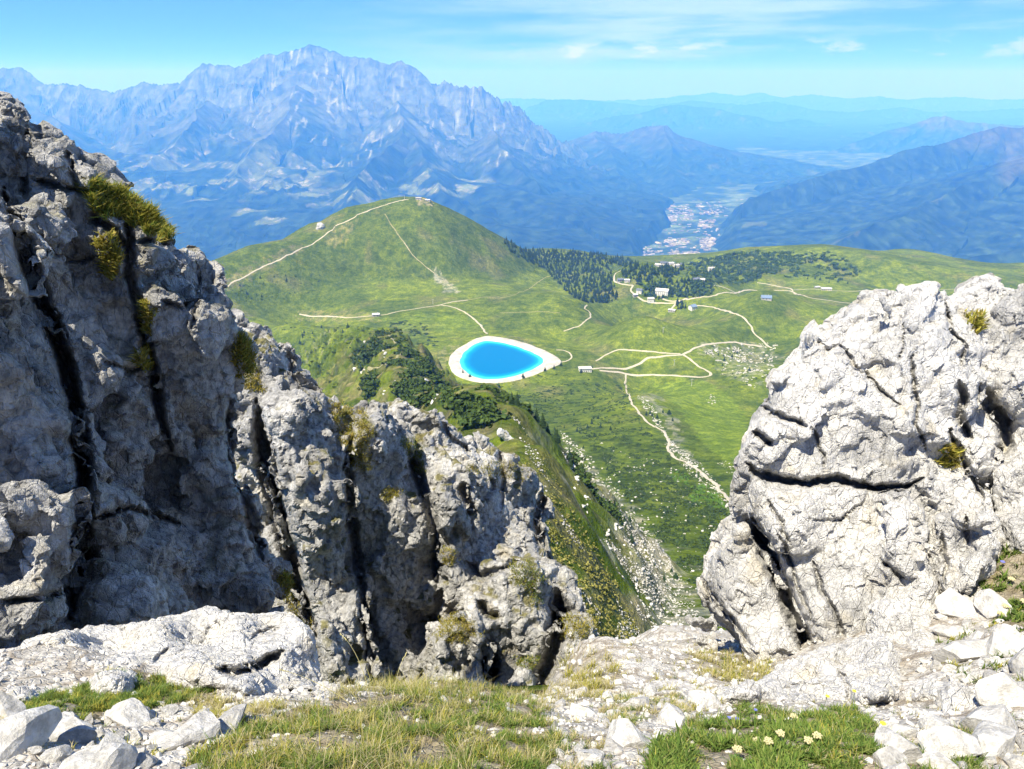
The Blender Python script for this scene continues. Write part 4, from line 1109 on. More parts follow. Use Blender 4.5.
VEG = [  # grassy parts of the near ground (outline, strength)
    ([(15, 712), (60, 690), (110, 672), (160, 678), (215, 690), (170, 706), (110, 716), (40, 728)], 1.0),
    ([(185, 800), (200, 750), (240, 725), (300, 712), (335, 705), (380, 690), (430, 680), (480, 680), (530, 688), (548, 720), (560, 745), (530, 800)], 1.0),
    ([(640, 800), (650, 750), (680, 725), (730, 712), (760, 702), (800, 718), (850, 705), (880, 730), (930, 760), (940, 800)], 1.0),
    ([(970, 560), (1000, 548), (1040, 560), (1060, 640), (1000, 628), (985, 600)], 1.0),
    ([(560, 660), (600, 650), (625, 670), (600, 700), (570, 690)], 0.5), ([(690, 655), (760, 655), (785, 668), (740, 684), (700, 676)], 0.7),
    ([(180, 690), (240, 705), (290, 705), (250, 725), (200, 720)], 0.4), ([(940, 720), (990, 735), (1010, 780), (950, 780)], 0.6), ([(880, 545), (925, 548), (910, 562), (885, 560)], 0.5), ([(600, 700), (650, 690), (700, 700), (680, 720), (610, 730)], 0.4), ([(540, 730), (600, 740), (640, 800), (540, 800)], 0.5), ([(-60, 700), (10, 690), (20, 730), (-60, 760)], 0.5)]
vj = 16 * fbm(nP / 0.12, 3, 620)
veg = np.zeros(len(nx))
for poly, s_ in VEG: veg = np.maximum(veg, in_poly(nu_ + vj, nv_ + 0.6 * vj, poly) * s_)
k2 = fbm(nP / 0.09, 4, 621); k1 = fbm(nP / 0.6, 4, 622)
nc_ = np.tile(np.array([0.50, 0.48, 0.44]), (len(nx), 1)) * (1 + 0.22 * k2)[:, None]
nc_ = mixc(nc_, np.array([0.66, 0.64, 0.60]), sstep(hh + 0.5 * k1, 0.45, 0.8) * 0.8)
nc_ = mixc(nc_, np.array([0.24, 0.19, 0.13]), sstep(0.12 - (f2 - f1), 0.0, 0.1) * 0.6)
nc_ = mixc(nc_, np.array([0.22, 0.18, 0.10]), veg * (0.75 + 0.2 * k2))
GR = MatB('stony_ground', 0.95, 0.05)
g1 = GR.noise(26.0, 8, 0.7); g2 = GR.vor(34.0)
GR.color(GR.mix(1.0, GR.attr('albedo'), GR.mix(GR.ramp(g1, 0.32, 0.66), (0.66, 0.64, 0.62), (1.15, 1.14, 1.12)), 'MULTIPLY'))
GR.bump(GR.math('ADD', g1, GR.ramp(g2, 0.0, 0.14, 0.0, 0.35)), 0.8, 0.02)
o = link_mesh('ground', np_mesh('ground', np.stack([nx, ny2, nz], -1), grid_faces(len(NY), len(NA)), GR.m, True, {'albedo': np.clip(nc_, 0.02, 0.8)})); o['kind'] = 'structure'

# ---- slabs and boulders around the viewpoint
RB = {}
def near_rock(name, label, poly, depth, T, E, R, seed, voxel=0.011, bright=0.55, clefts=(), cat='boulder', sc1=0.4, amp=1.0, group=None):
    return_ = make_rock(name, [pillow(poly, depth, T, E, R, step=5, rag=1.5, seed=seed)], voxel,
        [(sc1, 0.018 * amp, 0.55 * amp, 0.014, 0.03, (1, 1, 0.7)), (sc1 * 0.33, 0.007 * amp, 0.55 * amp, 0.006, 0.05, (1, 1, 0.8)), (sc1 * 0.12, 0.003, 0.5, 0.002, 0.08, (1, 1, 1))], 0.08, 0.004 * amp, seed * 13 + 5, M_limestone_near, bright=bright, moss=0.03, clefts=clefts, ochre=0.2, rot=(0.3, 0.1, seed * 0.7))
    tag(return_, label, cat, group)
    return return_
near_rock('boulder', 'long smooth white boulder across the lower left, in front of the shaded cliff',
    [(-60, 668), (0, 664), (22, 646), (50, 636), (72, 631), (110, 626), (150, 622), (190, 620), (215, 613), (240, 611), (258, 615), (275, 610), (290, 613), (304, 622), (312, 640), (318, 660), (320, 684), (314, 704), (300, 716), (280, 712), (250, 700), (220, 712), (190, 712), (150, 700), (90, 704), (40, 712), (-60, 730)],
    [(-60, 680, 2.9), (20, 660, 3.1), (20, 700, 2.25), (110, 630, 3.45), (110, 690, 2.4), (200, 625, 3.5), (200, 680, 2.5), (270, 615, 3.5), (280, 660, 2.8), (310, 700, 2.35), (240, 695, 2.35), (315, 660, 3.0)], 0.8, 9, 0.10, 41, 0.0105,
    clefts=[([(170, 648), (160, 656), (153, 664)], 2.4, 0.07), ([(215, 668), (235, 672), (255, 668), (268, 660), (285, 652)], 4, 0.20), ([(250, 640), (262, 632), (280, 628)], 2.2, 0.08), ([(50, 650), (62, 646), (72, 650)], 5, 0.04), ([(290, 690), (300, 694), (312, 690)], 3, 0.12), ([(200, 690), (225, 690), (250, 700)], 3, 0.08)], amp=0.4, bright=0.9)
near_rock('boulder', 'smooth white slab at the foot of the big crag, leading down to the green plants',
    [(690, 700), (715, 692), (740, 686), (772, 678), (800, 662), (818, 650), (850, 642), (882, 640), (900, 648), (908, 664), (905, 684), (893, 696), (870, 704), (855, 716), (838, 712), (815, 716), (795, 706), (770, 708), (740, 712), (710, 712)],
    [(700, 700, 2.9), (800, 670, 3.4), (850, 645, 3.55), (900, 660, 3.2), (880, 700, 2.66), (800, 705, 2.7), (740, 700, 2.82)], 0.6, 10, 0.08, 42, 0.0105, amp=0.55, bright=0.8, clefts=[([(780, 690), (800, 684), (830, 688)], 2, 0.03), ([(838, 668), (850, 690), (850, 708)], 2, 0.05)])
near_rock('boulder', 'rounded white boulder standing on the slab right of the big crag',
    [(872, 600), (890, 574), (915, 566), (936, 576), (940, 605), (937, 645), (932, 668), (912, 676), (892, 664), (880, 640)], [(900, 580, 4.25), (920, 660, 3.5), (925, 600, 4.1), (900, 620, 3.8)], 0.5, 12, 0.10, 43, 0.0105, amp=0.7, bright=0.8)
near_rock('boulder', 'grey jointed block leaning against the right side of the crag',
    [(925, 530), (940, 512), (962, 508), (985, 520), (996, 545), (990, 585), (972, 598), (946, 590), (926, 570)], [(930, 540, 4.35), (980, 580, 4.05)], 0.5, 12, 0.12, 44, bright=0.35, clefts=[([(940, 530), (946, 560), (944, 585)], 2, 0.08), ([(965, 515), (968, 545)], 2, 0.08)])
near_rock('boulder', 'square white block in the lower right rubble, among small stones',
    [(908, 692), (930, 684), (958, 682), (976, 690), (977, 706), (968, 722), (945, 728), (918, 724), (908, 710)], [(915, 695, 2.75), (970, 715, 2.35)], 0.4, 8, 0.07, 45, 0.009, amp=0.6, bright=0.85)
near_rock('boulder', 'flat pale slab at the left foot of the big crag, above another slab',
    [(688, 620), (700, 614), (715, 617), (722, 622), (716, 629), (700, 631), (690, 628)], [(700, 620, 5.9)], 0.5, 6, 0.08, 46, 0.014, bright=0.5)
near_rock('boulder', 'narrow pale slab with a dark shadow beside it, left of the crag foot',
    [(689, 636), (700, 634), (718, 640), (722, 648), (714, 652), (698, 647)], [(700, 640, 5.0)], 0.4, 5, 0.07, 47, 0.013, bright=0.5)
near_rock('boulder', 'low white outcrop on the saddle between the ridge and the crag',
    [(600, 668), (628, 652), (660, 648), (690, 656), (706, 672), (700, 690), (660, 700), (625, 700), (596, 690)], [(620, 665, 4.5), (690, 660, 4.5), (650, 695, 3.2)], 0.8, 12, 0.12, 48, 0.012, amp=0.9, bright=0.55)
near_rock('boulder', 'white boulder cut off by the left edge, at the bottom corner',
    [(-60, 722), (-10, 716), (14, 712), (30, 722), (34, 742), (22, 764), (-10, 780), (-60, 790)], [(0, 725, 1.95), (20, 760, 1.55)], 0.4, 10, 0.08, 49, 0.008, amp=0.6, bright=0.8)
near_rock('boulder', 'pale grey jointed outcrop at the right edge below the crag',
    [(1000, 470), (1030, 455), (1100, 440), (1120, 620), (1050, 600), (1012, 560), (1000, 520)], [(1010, 480, 4.7), (1100, 500, 4.3), (1020, 560, 4.2)], 0.8, 14, 0.15, 50, 0.012, bright=0.4)

# ---- loose stones
_b = MatB('broken_limestone', 0.92, 0.12)
_q = _b.tc.outputs['Object']
_s1 = _b.noise(2.6, 8, 0.7); _s2 = _b.noise(9.0, 5, 0.7)
_oi = _b.n('ShaderNodeObjectInfo')
_b.color(_b.mix(1.0, _b.mix(_oi.outputs['Random'], (0.50, 0.49, 0.47), (0.68, 0.67, 0.64)), _b.mix(_b.ramp(_s1, 0.36, 0.62), (0.66, 0.65, 0.63), (1.08, 1.07, 1.05)), 'MULTIPLY'))
_b.bump(_b.math('ADD', _s1, _b.math('MULTIPLY', _s2, 0.4)), 0.9, 0.02)
M_stone = _b.m
def stone_mesh(seed, flat=0.6, sub=3):
    r = random.Random(seed)
    bm = bmesh.new(); bmesh.ops.create_icosphere(bm, subdivisions=sub, radius=1.0)
    for v in bm.verts: v.co = v.co * 1.15
    for k in range(15):
        n = Vector((r.gauss(0, 1), r.gauss(0, 1), r.gauss(0, 1))).normalized(); d = r.uniform(0.48, 0.80)
        for v in bm.verts:
            t = v.co.dot(n) - d
            if t > 0: v.co -= n * t
    co = np.array([v.co[:] for v in bm.verts]); nn_ = fbm(co * 1.7 + seed, 3, seed) * 0.045
    for v, q in zip(bm.verts, nn_): v.co *= 1 + q
    sx, sy = r.uniform(0.9, 1.3), r.uniform(0.65, 0.95)
    for v in bm.verts: v.co = Vector((v.co.x * sx, v.co.y * sy, v.co.z * flat * r_one(seed)))
    me = bpy.data.meshes.new('stone'); bm.to_mesh(me); bm.free(); me.materials.append(M_stone)
    return me
def r_one(s): return 0.75 + 0.5 * ((s * 37) % 10) / 10
STONES = [stone_mesh(s, 0.55 + 0.03 * s, 3) for s in range(14)]
BVH_NEAR = None
def cast_near(u, v, skip=()):
    """first near surface along the sight line"""
    d = Vector(P3(u, v, 1.0)); d.normalize()
    best = None
    for nm, t in NEAR_TREES.items():
        if nm in skip: continue
        h = t.ray_cast(Vector((0, 0, 0)), d, 60.0)
        if h[0] is not None and (best is None or h[3] < best[2]): best = (h[0], h[1], h[3], nm)
    return best
def tree_of(V, F):
    return BVHTree.FromPolygons([tuple(v) for v in V.tolist()], F.tolist())
NEAR_TREES = {}
for nm_, (V_, F_, N_) in ROCKS.items():
    u_, v_ = to_px(V_); m = (u_ > -80) & (u_ < 1110) & (v_ < 860) & (V_[:, 1] > 0.5)
    fm = m[F_].all(1) & ((N_[F_[:, 0]] * V_[F_[:, 0]]).sum(1) < 0)
    NEAR_TREES[nm_] = tree_of(V_, F_[fm])
gm = (nu_ > -90) & (nu_ < 1120) & (nv_ < 880); gF = grid_faces(len(NY), len(NA)); gF = gF[gm[gF].all(1)]
NEAR_TREES['ground'] = tree_of(np.stack([nx, ny2, nz], -1), gF)

stone_n = 0
def put_stone(u, v, px, label, group, seed):
    h = cast_near(u, v)
    if h is None or h[2] > 14: return None
    r = random.Random(seed)
    s = px * h[2] / FPX * 0.5
    o = link_mesh('stone', STONES[seed % 14])
    nrm = h[1].copy()
    if nrm.z < 0: nrm = -nrm
    nrm = (nrm + Vector((0, 0, 0.8))).normalized()
    q = nrm.to_track_quat('Z', 'Y') @ Matrix.Rotation(r.uniform(0, 6.28), 3, 'Z').to_quaternion() @ Matrix.Rotation(r.uniform(-.3, .3), 3, 'X').to_quaternion()
    o.rotation_mode = 'QUATERNION'; o.rotation_quaternion = q
    o.scale = (s * r.uniform(0.9, 1.15),) * 2 + (s * r.uniform(0.8, 1.1),)
    o.location = h[0] + Vector((0, 0, s * 0.18))
    tag(o, label, 'stone', group)
    return o
def scatter_px(poly, n, pmin, pmax, seed, dmul=0.47, power=1.7):
    r = random.Random(seed); pts = []
    xs = [p[0] for p in poly]; ys = [p[1] for p in poly]; tries = 0
    pa = np.array(poly, float)
    while len(pts) < n and tries < n * 60:
        tries += 1
        u, v = r.uniform(min(xs), max(xs)), r.uniform(min(ys), max(ys))
        if not in_poly(np.array([u]), np.array([v]), pa)[0]: continue
        s = pmin + (pmax - pmin) * r.random() ** power
        if all((u - a) ** 2 + ((v - b) * 1.3) ** 2 > (dmul * (s + c)) ** 2 for a, b, c in pts): pts.append((u, v, s))
    return pts
SC_R = [(940, 575), (990, 600), (1040, 640), (1040, 800), (900, 800), (868, 730), (905, 728), (985, 728), (985, 690), (935, 675), (940, 640), (934, 600)]
SC_L = [(-10, 712), (60, 722), (150, 712), (215, 712), (240, 722), (205, 742), (180, 800), (20, 800), (40, 745)]
SC_M = [(545, 700), (600, 690), (690, 700), (690, 715), (650, 740), (640, 800), (545, 800), (560, 745)]
SC_U = [(905, 540), (930, 500), (960, 500), (920, 560)]
def spot_right(u, v):
    if u > 985 and v < 690: return 'beside the flowering plants at the right edge'
    if v < 640: return 'close under the jointed block right of the crag'
    if v < 690: return 'between the rounded boulder and the right edge'
    if u < 905: return 'where the leafy turf meets the rubble, left of the square block'
    if v < 735: return 'around the square white block'
    return 'in the bottom right corner below the square block'
def spot_left(u, v):
    if u < 60: return 'in the bottom left corner'
    if v < 722: return 'along the foot of the long white boulder'
    if u > 150: return 'next to the big grass patch, left side'
    return 'below the green turf before the long boulder'
def spot_mid(u, v):
    if v < 712: return 'in front of the low outcrop on the saddle'
    if u < 600: return 'right beside the big grass patch'
    return 'left beside the leafy turf with flowers'
for poly, n, a, b, spot, sd in ((SC_R, 140, 13, 60, spot_right, 1), (SC_L, 80, 13, 56, spot_left, 2), (SC_M, 75, 11, 42, spot_mid, 3), (SC_U, 12, 8, 20, lambda u, v: 'lodged in the upper cleft of the crag', 4)):
    for i, (u, v, s) in enumerate(scatter_px(poly, n, a, b, sd)):
        w = spot(u, v); size = 'large block-like' if s > 34 else ('middling' if s > 20 else 'small')
        put_stone(u, v, s, size + ' pale stone ' + w, size + ' stones ' + w, sd * 1000 + i)
for i, (u, v, s, lab) in enumerate([(1002, 704, 62, 'large white block right of the square block, near the right edge'), (988, 748, 64, 'large white block lowest in the right-hand rubble'), (962, 657, 50, 'white block half way between the rounded boulder and the right edge'), (1005, 650, 44, 'white block at the right edge above the lower rubble'),
        (903, 756, 50, 'white block poking out of the turf at the lower right'), (948, 752, 52, 'flat white block below the square block'), (20, 748, 66, 'big pale block in the lower left corner'), (132, 722, 54, 'white block just below the green turf on the left'), (72, 741, 46, 'white block second from the left in the lower left rubble'),
        (112, 764, 50, 'white block cut by the bottom edge, left of the grass'), (172, 745, 44, 'white block closest to the big grass patch on the left'), (625, 742, 56, 'white block between the two plant patches, largest there'), (590, 760, 40, 'white block at the bottom edge right of the big grass patch'), (700, 706, 42, 'white block above the leafy turf, left of the white slab'),
        (955, 612, 40, 'white block below the jointed block of the crag'), (1030, 672, 46, 'white block cut by the right edge under the flowering plants')]):
    put_stone(u, v, s, lab, None, 9000 + i * 3)
# gravel : one mass
def merged_instances(name, meshes, mats, mat, albedo=None, smooth=False):
    """meshes: list of (V,F tri) ; mats: list of arrays (k,4,4) per mesh -> one mesh"""
    Vs, Fs, Cs, off = [], [], [], 0
    for (V, F), M, C in zip(meshes, mats, albedo if albedo is not None else [None] * len(meshes)):
        if len(M) == 0: continue
        k, n = len(M), len(V)
        VV = np.einsum('kij,nj->kni', M[:, :3, :3], V) + M[:, None, :3, 3]
        FF = F[None] + (np.arange(k) * n)[:, None, None]
        Vs.append(VV.reshape(-1, 3)); Fs.append(FF.reshape(-1, F.shape[1]) + off); off += k * n
        if C is not None: Cs.append(np.repeat(C, n, axis=0))
    cols = {'albedo': np.concatenate(Cs)} if Cs else None
    return link_mesh(name, np_mesh(name, np.concatenate(Vs), np.concatenate(Fs), mat, smooth, cols))
def tri_mesh(me):
    me.calc_loop_triangles()
    V = np.empty(len(me.vertices) * 3, np.float32); me.vertices.foreach_get('co', V)
    F = np.empty(len(me.loop_triangles) * 3, np.int32); me.loop_triangles.foreach_get('vertices', F)
    return V.reshape(-1, 3), F.reshape(-1, 3)
SMALL = [tri_mesh(stone_mesh(s + 50, 0.7, 1)) for s in range(8)]
SMALL2 = [tri_mesh(stone_mesh(s + 70, 0.7, 2)) for s in range(6)]
def xf(pos, s, seed, nrm=None, squash=1.0):
    r = np.random.default_rng(seed); k = len(pos)
    a = r.uniform(0, 2 * np.pi, k); b = r.uniform(-.5, .5, k); ca, sa, cb, sb = np.cos(a), np.sin(a), np.cos(b), np.sin(b)
    M = np.zeros((k, 4, 4)); s = np.asarray(s)
    M[:, 0, 0] = ca * s; M[:, 0, 1] = -sa * cb * s; M[:, 0, 2] = sa * sb * s
    M[:, 1, 0] = sa * s; M[:, 1, 1] = ca * cb * s; M[:, 1, 2] = -ca * sb * s
    M[:, 2, 1] = sb * s; M[:, 2, 2] = cb * s * squash; M[:, :3, 3] = pos; M[:, 3, 3] = 1
    return M
def split_inst(meshes, M, seed):
    r = np.random.default_rng(seed); w = r.integers(0, len(meshes), len(M))
    return [M[w == i] for i in range(len(meshes))]
gg = np.nonzero((nu_ > -300) & (nu_ < 1330) & (nv_ > 540) & (nv_ < 880) & ((veg < 0.8) | (rng.random(len(nx)) < 0.25)))[0]
gg = rng.choice(gg, 14500)
gp = np.stack([nx[gg], ny2[gg], nz[gg]], -1) + rng.normal(0, 0.008, (len(gg), 3))
gp[:, 2] = near_ground(gp[:, 0], gp[:, 1]) + 0.002
gs = gp[:, 1] / FPX * rng.uniform(0.9, 1, len(gp)) * (1.0 + 3.2 * rng.random(len(gp)) ** 3)
gs *= 2.1
o = merged_instances('gravel', SMALL, split_inst(SMALL, xf(gp, gs, 3), 4), M_stone); o['kind'] = 'stuff'
# ================================================================== trees, shrubs and stones of the alp
def foliage_mat(name, c1, c2, rough=0.8):
    b = MatB(name, rough, 0.1)
    n = b.n('ShaderNodeObjectInfo')
    x = b.noise(0.9, 3)
    b.color(b.mix(b.ramp(x, 0.35, 0.65), c1, c2)); return b.m
M_conifer = foliage_mat('conifer_needles', (0.020, 0.040, 0.014), (0.042, 0.072, 0.022))
M_mugo = foliage_mat('dwarf_pine_needles', (0.030, 0.055, 0.014), (0.072, 0.110, 0.024))
M_bush = foliage_mat('shrub_leaves', (0.045, 0.085, 0.018), (0.095, 0.150, 0.030))
M_bark = flat_mat('bark', (0.10, 0.075, 0.05))
def conifer(seed, tiers=8, per=9, wide=0.24):
    r = random.Random(seed); V = []; F = []
    for t in range(tiers):
        f = t / (tiers - 1); z = 0.12 + 0.80 * f; R_ = wide * (1 - f) ** 0.85 + 0.02
        for k in range(per):
            a = 2 * math.pi * (k + r.random()) / per; L = R_ * r.uniform(0.65, 1.2); w = 0.5 * L + 0.015
            dz = -0.045 * r.uniform(0.4, 1.6); ca, sa = math.cos(a), math.sin(a); i = len(V)
            V += [(0, 0, z + 0.07), (ca * L * .55 - sa * w, sa * L * .55 + ca * w, z + dz * .4), (ca * L, sa * L, z + dz), (ca * L * .55 + sa * w, sa * L * .55 - ca * w, z + dz * .4)]
            F += [(i, i + 1, i + 2), (i, i + 2, i + 3)]
    i = len(V); V += [(0.02, 0, .86), (-0.02, 0.01, .86), (0, -0.02, .86), (0, 0, 1.02)]; F += [(i, i + 1, i + 3), (i + 1, i + 2, i + 3), (i + 2, i, i + 3)]
    return np.array(V, float), np.array(F)
def trunk_mesh():
    V = []; F = []
    for j, (z, r_) in enumerate(((-0.12, 0.022), (0.9, 0.006))):
        for k in range(6): V.append((r_ * math.cos(k * math.pi / 3), r_ * math.sin(k * math.pi / 3), z))
    for k in range(6): a, b = k, (k + 1) % 6; F += [(a, b, b + 6), (a, b + 6, a + 6)]
    return np.array(V), np.array(F)
def bush(seed, n=130, flat=0.7, leaf=0.17):
    r = np.random.default_rng(seed)
    lobes = r.normal(0, 0.42, (6, 3)) * np.array([1, 1, .45 * flat]); lobes[:, 2] = np.abs(lobes[:, 2]) + 0.25 * flat
    c = lobes[r.integers(0, 6, n)]; d = r.normal(0, 1, (n, 3)); d /= np.linalg.norm(d, axis=1, keepdims=True)
    p = c + d * r.uniform(0.2, 0.42, (n, 1)) * np.array([1, 1, flat]); p[:, 2] = np.maximum(p[:, 2], 0.0)
    a = r.normal(0, 1, (n, 3)); a /= np.linalg.norm(a, axis=1, keepdims=True); b = np.cross(a, d); b /= np.linalg.norm(b, axis=1, keepdims=True) + 1e-6
    s = leaf * r.uniform(0.6, 1.3, (n, 1))
    V = np.stack([p + a * s, p + b * s * .8, p - a * s * .8, p - b * s * .8], 1).reshape(-1, 3)
    i = np.arange(n) * 4
    return V, np.concatenate([np.stack([i, i + 1, i + 2], -1), np.stack([i, i + 2, i + 3], -1)])
CONI = [conifer(s, 7 + s % 3, 9, 0.26 + 0.025 * (s % 4)) for s in range(6)]
BUSH = [bush(s) for s in range(6)]; BUSHF = [bush(s + 20, 110, 0.5, 0.2) for s in range(6)]
TRK = trunk_mesh()
ME_CONI = [np_mesh('crown', V, F, M_conifer) for V, F in CONI]
ME_TRK = np_mesh('trunk', TRK[0], TRK[1], M_bark)
ME_BUSH = [np_mesh('shrub', V, F, M_bush) for V, F in BUSH]
ME_STONE2 = [np_mesh('boulder', V, F, M_stone) for V, F in SMALL2]
def px_in(poly, n, seed, ymin=None, ymax=None, keep=None):
    """n ground points spread evenly over a part of the photo"""
    r = np.random.default_rng(seed); pa = np.array(poly, float); out = []; got = 0
    for _ in range(30):
        m = max(200, n * 2)
        u = r.uniform(pa[:, 0].min(), pa[:, 0].max(), m); v = r.uniform(pa[:, 1].min(), pa[:, 1].max(), m)
        k = in_poly(u, v, pa); u, v = u[k][:n], v[k][:n]
        h = hit(u, v, ymin, ymax); h = h[~np.isnan(h[:, 0])]
        if keep is not None and len(h): h = h[keep(h)]
        out.append(h); got += len(h)
        if got >= n: break
    return np.concatenate(out)[:n]
SZ = np.random.default_rng(99)

# woods: each reads as one mass
def wood(name, polys, h0, h1, seed, meshes, mat, ymin=900, gap=None):
    kp = None if gap is None else (lambda h: (fbm(h[:, :2] / gap[0], 3, seed) > gap[1]) & (seg_dist(h[:, :2], chute_c)[0] > 15) & (h[:, 1] > 170))
    P_ = np.concatenate([px_in(poly, n, seed + i, ymin, None, kp) for i, (poly, n) in enumerate(polys)])
    r = np.random.default_rng(seed); s = r.uniform(h0, h1, len(P_)) * (0.8 + 0.4 * r.random(len(P_)) ** 2)
    P_[:, 2] -= 0.4
    M = xf(P_, s, seed); 
    # upright
    a = r.uniform(0, 6.28, len(P_)); w = s * r.uniform(0.8, 1.2, len(P_))
    M[:, :3, :3] = 0; M[:, 0, 0] = np.cos(a) * w; M[:, 0, 1] = -np.sin(a) * w; M[:, 1, 0] = np.sin(a) * w; M[:, 1, 1] = np.cos(a) * w; M[:, 2, 2] = s
    o = merged_instances(name, meshes, split_inst(meshes, M, seed + 1), mat); o['kind'] = 'stuff'
    return o
wood('conifer_wood', [([(526, 254), (545, 253), (562, 257), (600, 262), (612, 268), (611, 278), (616, 290), (620, 297), (610, 303), (588, 303), (572, 297), (560, 286), (548, 273), (531, 263)], 620),
                      ([(520, 250), (560, 251), (600, 254), (630, 259), (641, 266), (630, 268), (600, 262), (540, 257)], 330),
                      ([(500, 238), (515, 243), (535, 256), (530, 264), (512, 254)], 60),
                      ([(622, 270), (640, 267), (662, 264), (684, 265), (682, 276), (655, 278), (640, 284), (622, 278)], 170),
                      ([(643, 284), (655, 280), (690, 279), (712, 287), (714, 293), (700, 297), (672, 297), (656, 300), (648, 294)], 120),
                      ([(676, 303), (684, 300), (686, 308), (678, 310)], 14)], 7.5, 13, 700, CONI, M_conifer)
wood('broadleaf_wood', [([(686, 265), (700, 258), (720, 255), (750, 251), (790, 252), (800, 258), (792, 266), (770, 276), (740, 284), (716, 284), (690, 277)], 420), ([(690, 279), (712, 284), (714, 293), (695, 296)], 60),
                        ([(790, 254), (830, 252), (850, 262), (858, 272), (850, 281), (812, 279), (785, 279)], 90), ([(640, 284), (660, 282), (690, 296), (650, 298)], 60)], 6, 10, 720, BUSH, M_bush)
wood('conifer_undergrowth', [([(690, 263), (720, 257), (750, 252), (775, 254), (770, 272), (735, 280), (700, 277)], 130)], 8, 12, 730, CONI, M_conifer)
# dwarf pines on the spur left of the reservoir
wood('dwarf_pine_scrub', [([(352, 352), (372, 338), (384, 329), (392, 334), (405, 342), (420, 356), (436, 372), (452, 384), (452, 398), (436, 404), (420, 400), (414, 388), (404, 372), (386, 362), (372, 366), (360, 372)], 330),
                          ([(358, 372), (372, 366), (380, 380), (372, 396), (362, 398)], 50), ([(398, 378), (420, 392), (414, 402), (400, 398)], 40), ([(382, 326), (400, 320), (425, 324), (440, 336), (436, 350), (420, 346), (400, 336)], 60), ([(462, 398), (476, 406), (500, 428), (516, 448), (508, 452), (488, 432), (466, 412)], 110)], 2.2, 4.6, 740, BUSHF, M_mugo, 150, (24.0, -0.05))
# low juniper and alpenrose hummocks
wood('juniper_hummocks', [([(510, 396), (560, 384), (625, 384), (640, 420), (680, 470), (735, 520), (732, 560), (700, 625), (660, 620), (600, 560), (560, 480)], 2600),
                         ([(225, 290), (300, 268), (360, 260), (400, 280), (340, 300), (240, 305)], 150), ([(440, 250), (520, 250), (540, 285), (470, 290)], 60), ([(270, 320), (380, 322), (350, 360), (340, 400), (300, 360)], 130), ([(700, 345), (775, 345), (780, 380), (740, 400), (715, 372)], 130),
                         ([(476, 384), (560, 372), (600, 378), (620, 392), (560, 400), (500, 404)], 130)], 1.0, 2.7, 760, BUSHF, M_mugo, 200, (20.0, -0.1))
M_tuss = foliage_mat('tussock_grass', (0.16, 0.165, 0.035), (0.30, 0.28, 0.085))
wood('grass_tussocks', [([(497, 398), (520, 425), (545, 460), (580, 520), (620, 590), (645, 640), (560, 655), (535, 560), (520, 470)], 2600)], 0.22, 0.6, 765, BUSHF, M_tuss, 18)
M_bright = foliage_mat('alder_leaves', (0.075, 0.155, 0.016), (0.13, 0.24, 0.03))
wood('alder_thicket', [([(690, 490), (708, 484), (722, 500), (728, 514), (706, 506), (690, 504)], 90), ([(676, 470), (690, 478), (686, 486), (672, 480)], 26)], 1.4, 2.6, 770, BUSH, M_bright, 200)

# single trees
def place_tree(P_, s, label, group, k, kind='tree'):
    t = empty('conifer_tree', tuple(P_), random.Random(k).uniform(0, 6.28))
    c = link_mesh('crown', ME_CONI[k % 6], t); b = link_mesh('trunk', ME_TRK, t)
    w = s * random.Random(k + 5).uniform(0.8, 1.15)
    t.scale = (w, w, s)
    tag(t, label, 'tree', group)
    return t
def trees(px, hmin, hmax, label, group, seed, ymin=250):
    h = hit([p[0] for p in px], [p[1] for p in px], ymin); r = random.Random(seed); n = 0
    for i, q in enumerate(h):
        if not np.isnan(q[0]): place_tree(q - np.array([0, 0, .2]), r.uniform(hmin, hmax), label if isinstance(label, str) else label[i], group, seed + i); n += 1
trees([(554, 369), (561, 366), (545, 371)], 6.5, 8.5, ['small dark conifer on the right bank of the reservoir, middle of three', 'small dark conifer nearest the right tip of the reservoir', 'small dark conifer on the lower right bank of the reservoir'], 'conifers by the reservoir', 1, 700)
trees([(581, 373)], 8, 8.1, ['dark conifer in front of the white hut beside the reservoir'], None, 5, 700)
trees([(592, 368)], 6, 6.1, ['dark conifer beside the right corner of the white reservoir hut'], None, 6, 700)
trees([(493, 392), (484, 391), (499, 388), (470, 378), (523, 378), (463, 374)], 6, 10, 'dark conifer just below the near bank of the reservoir', 'conifers below the near bank', 11, 400)
rs_ = np.random.default_rng(5)
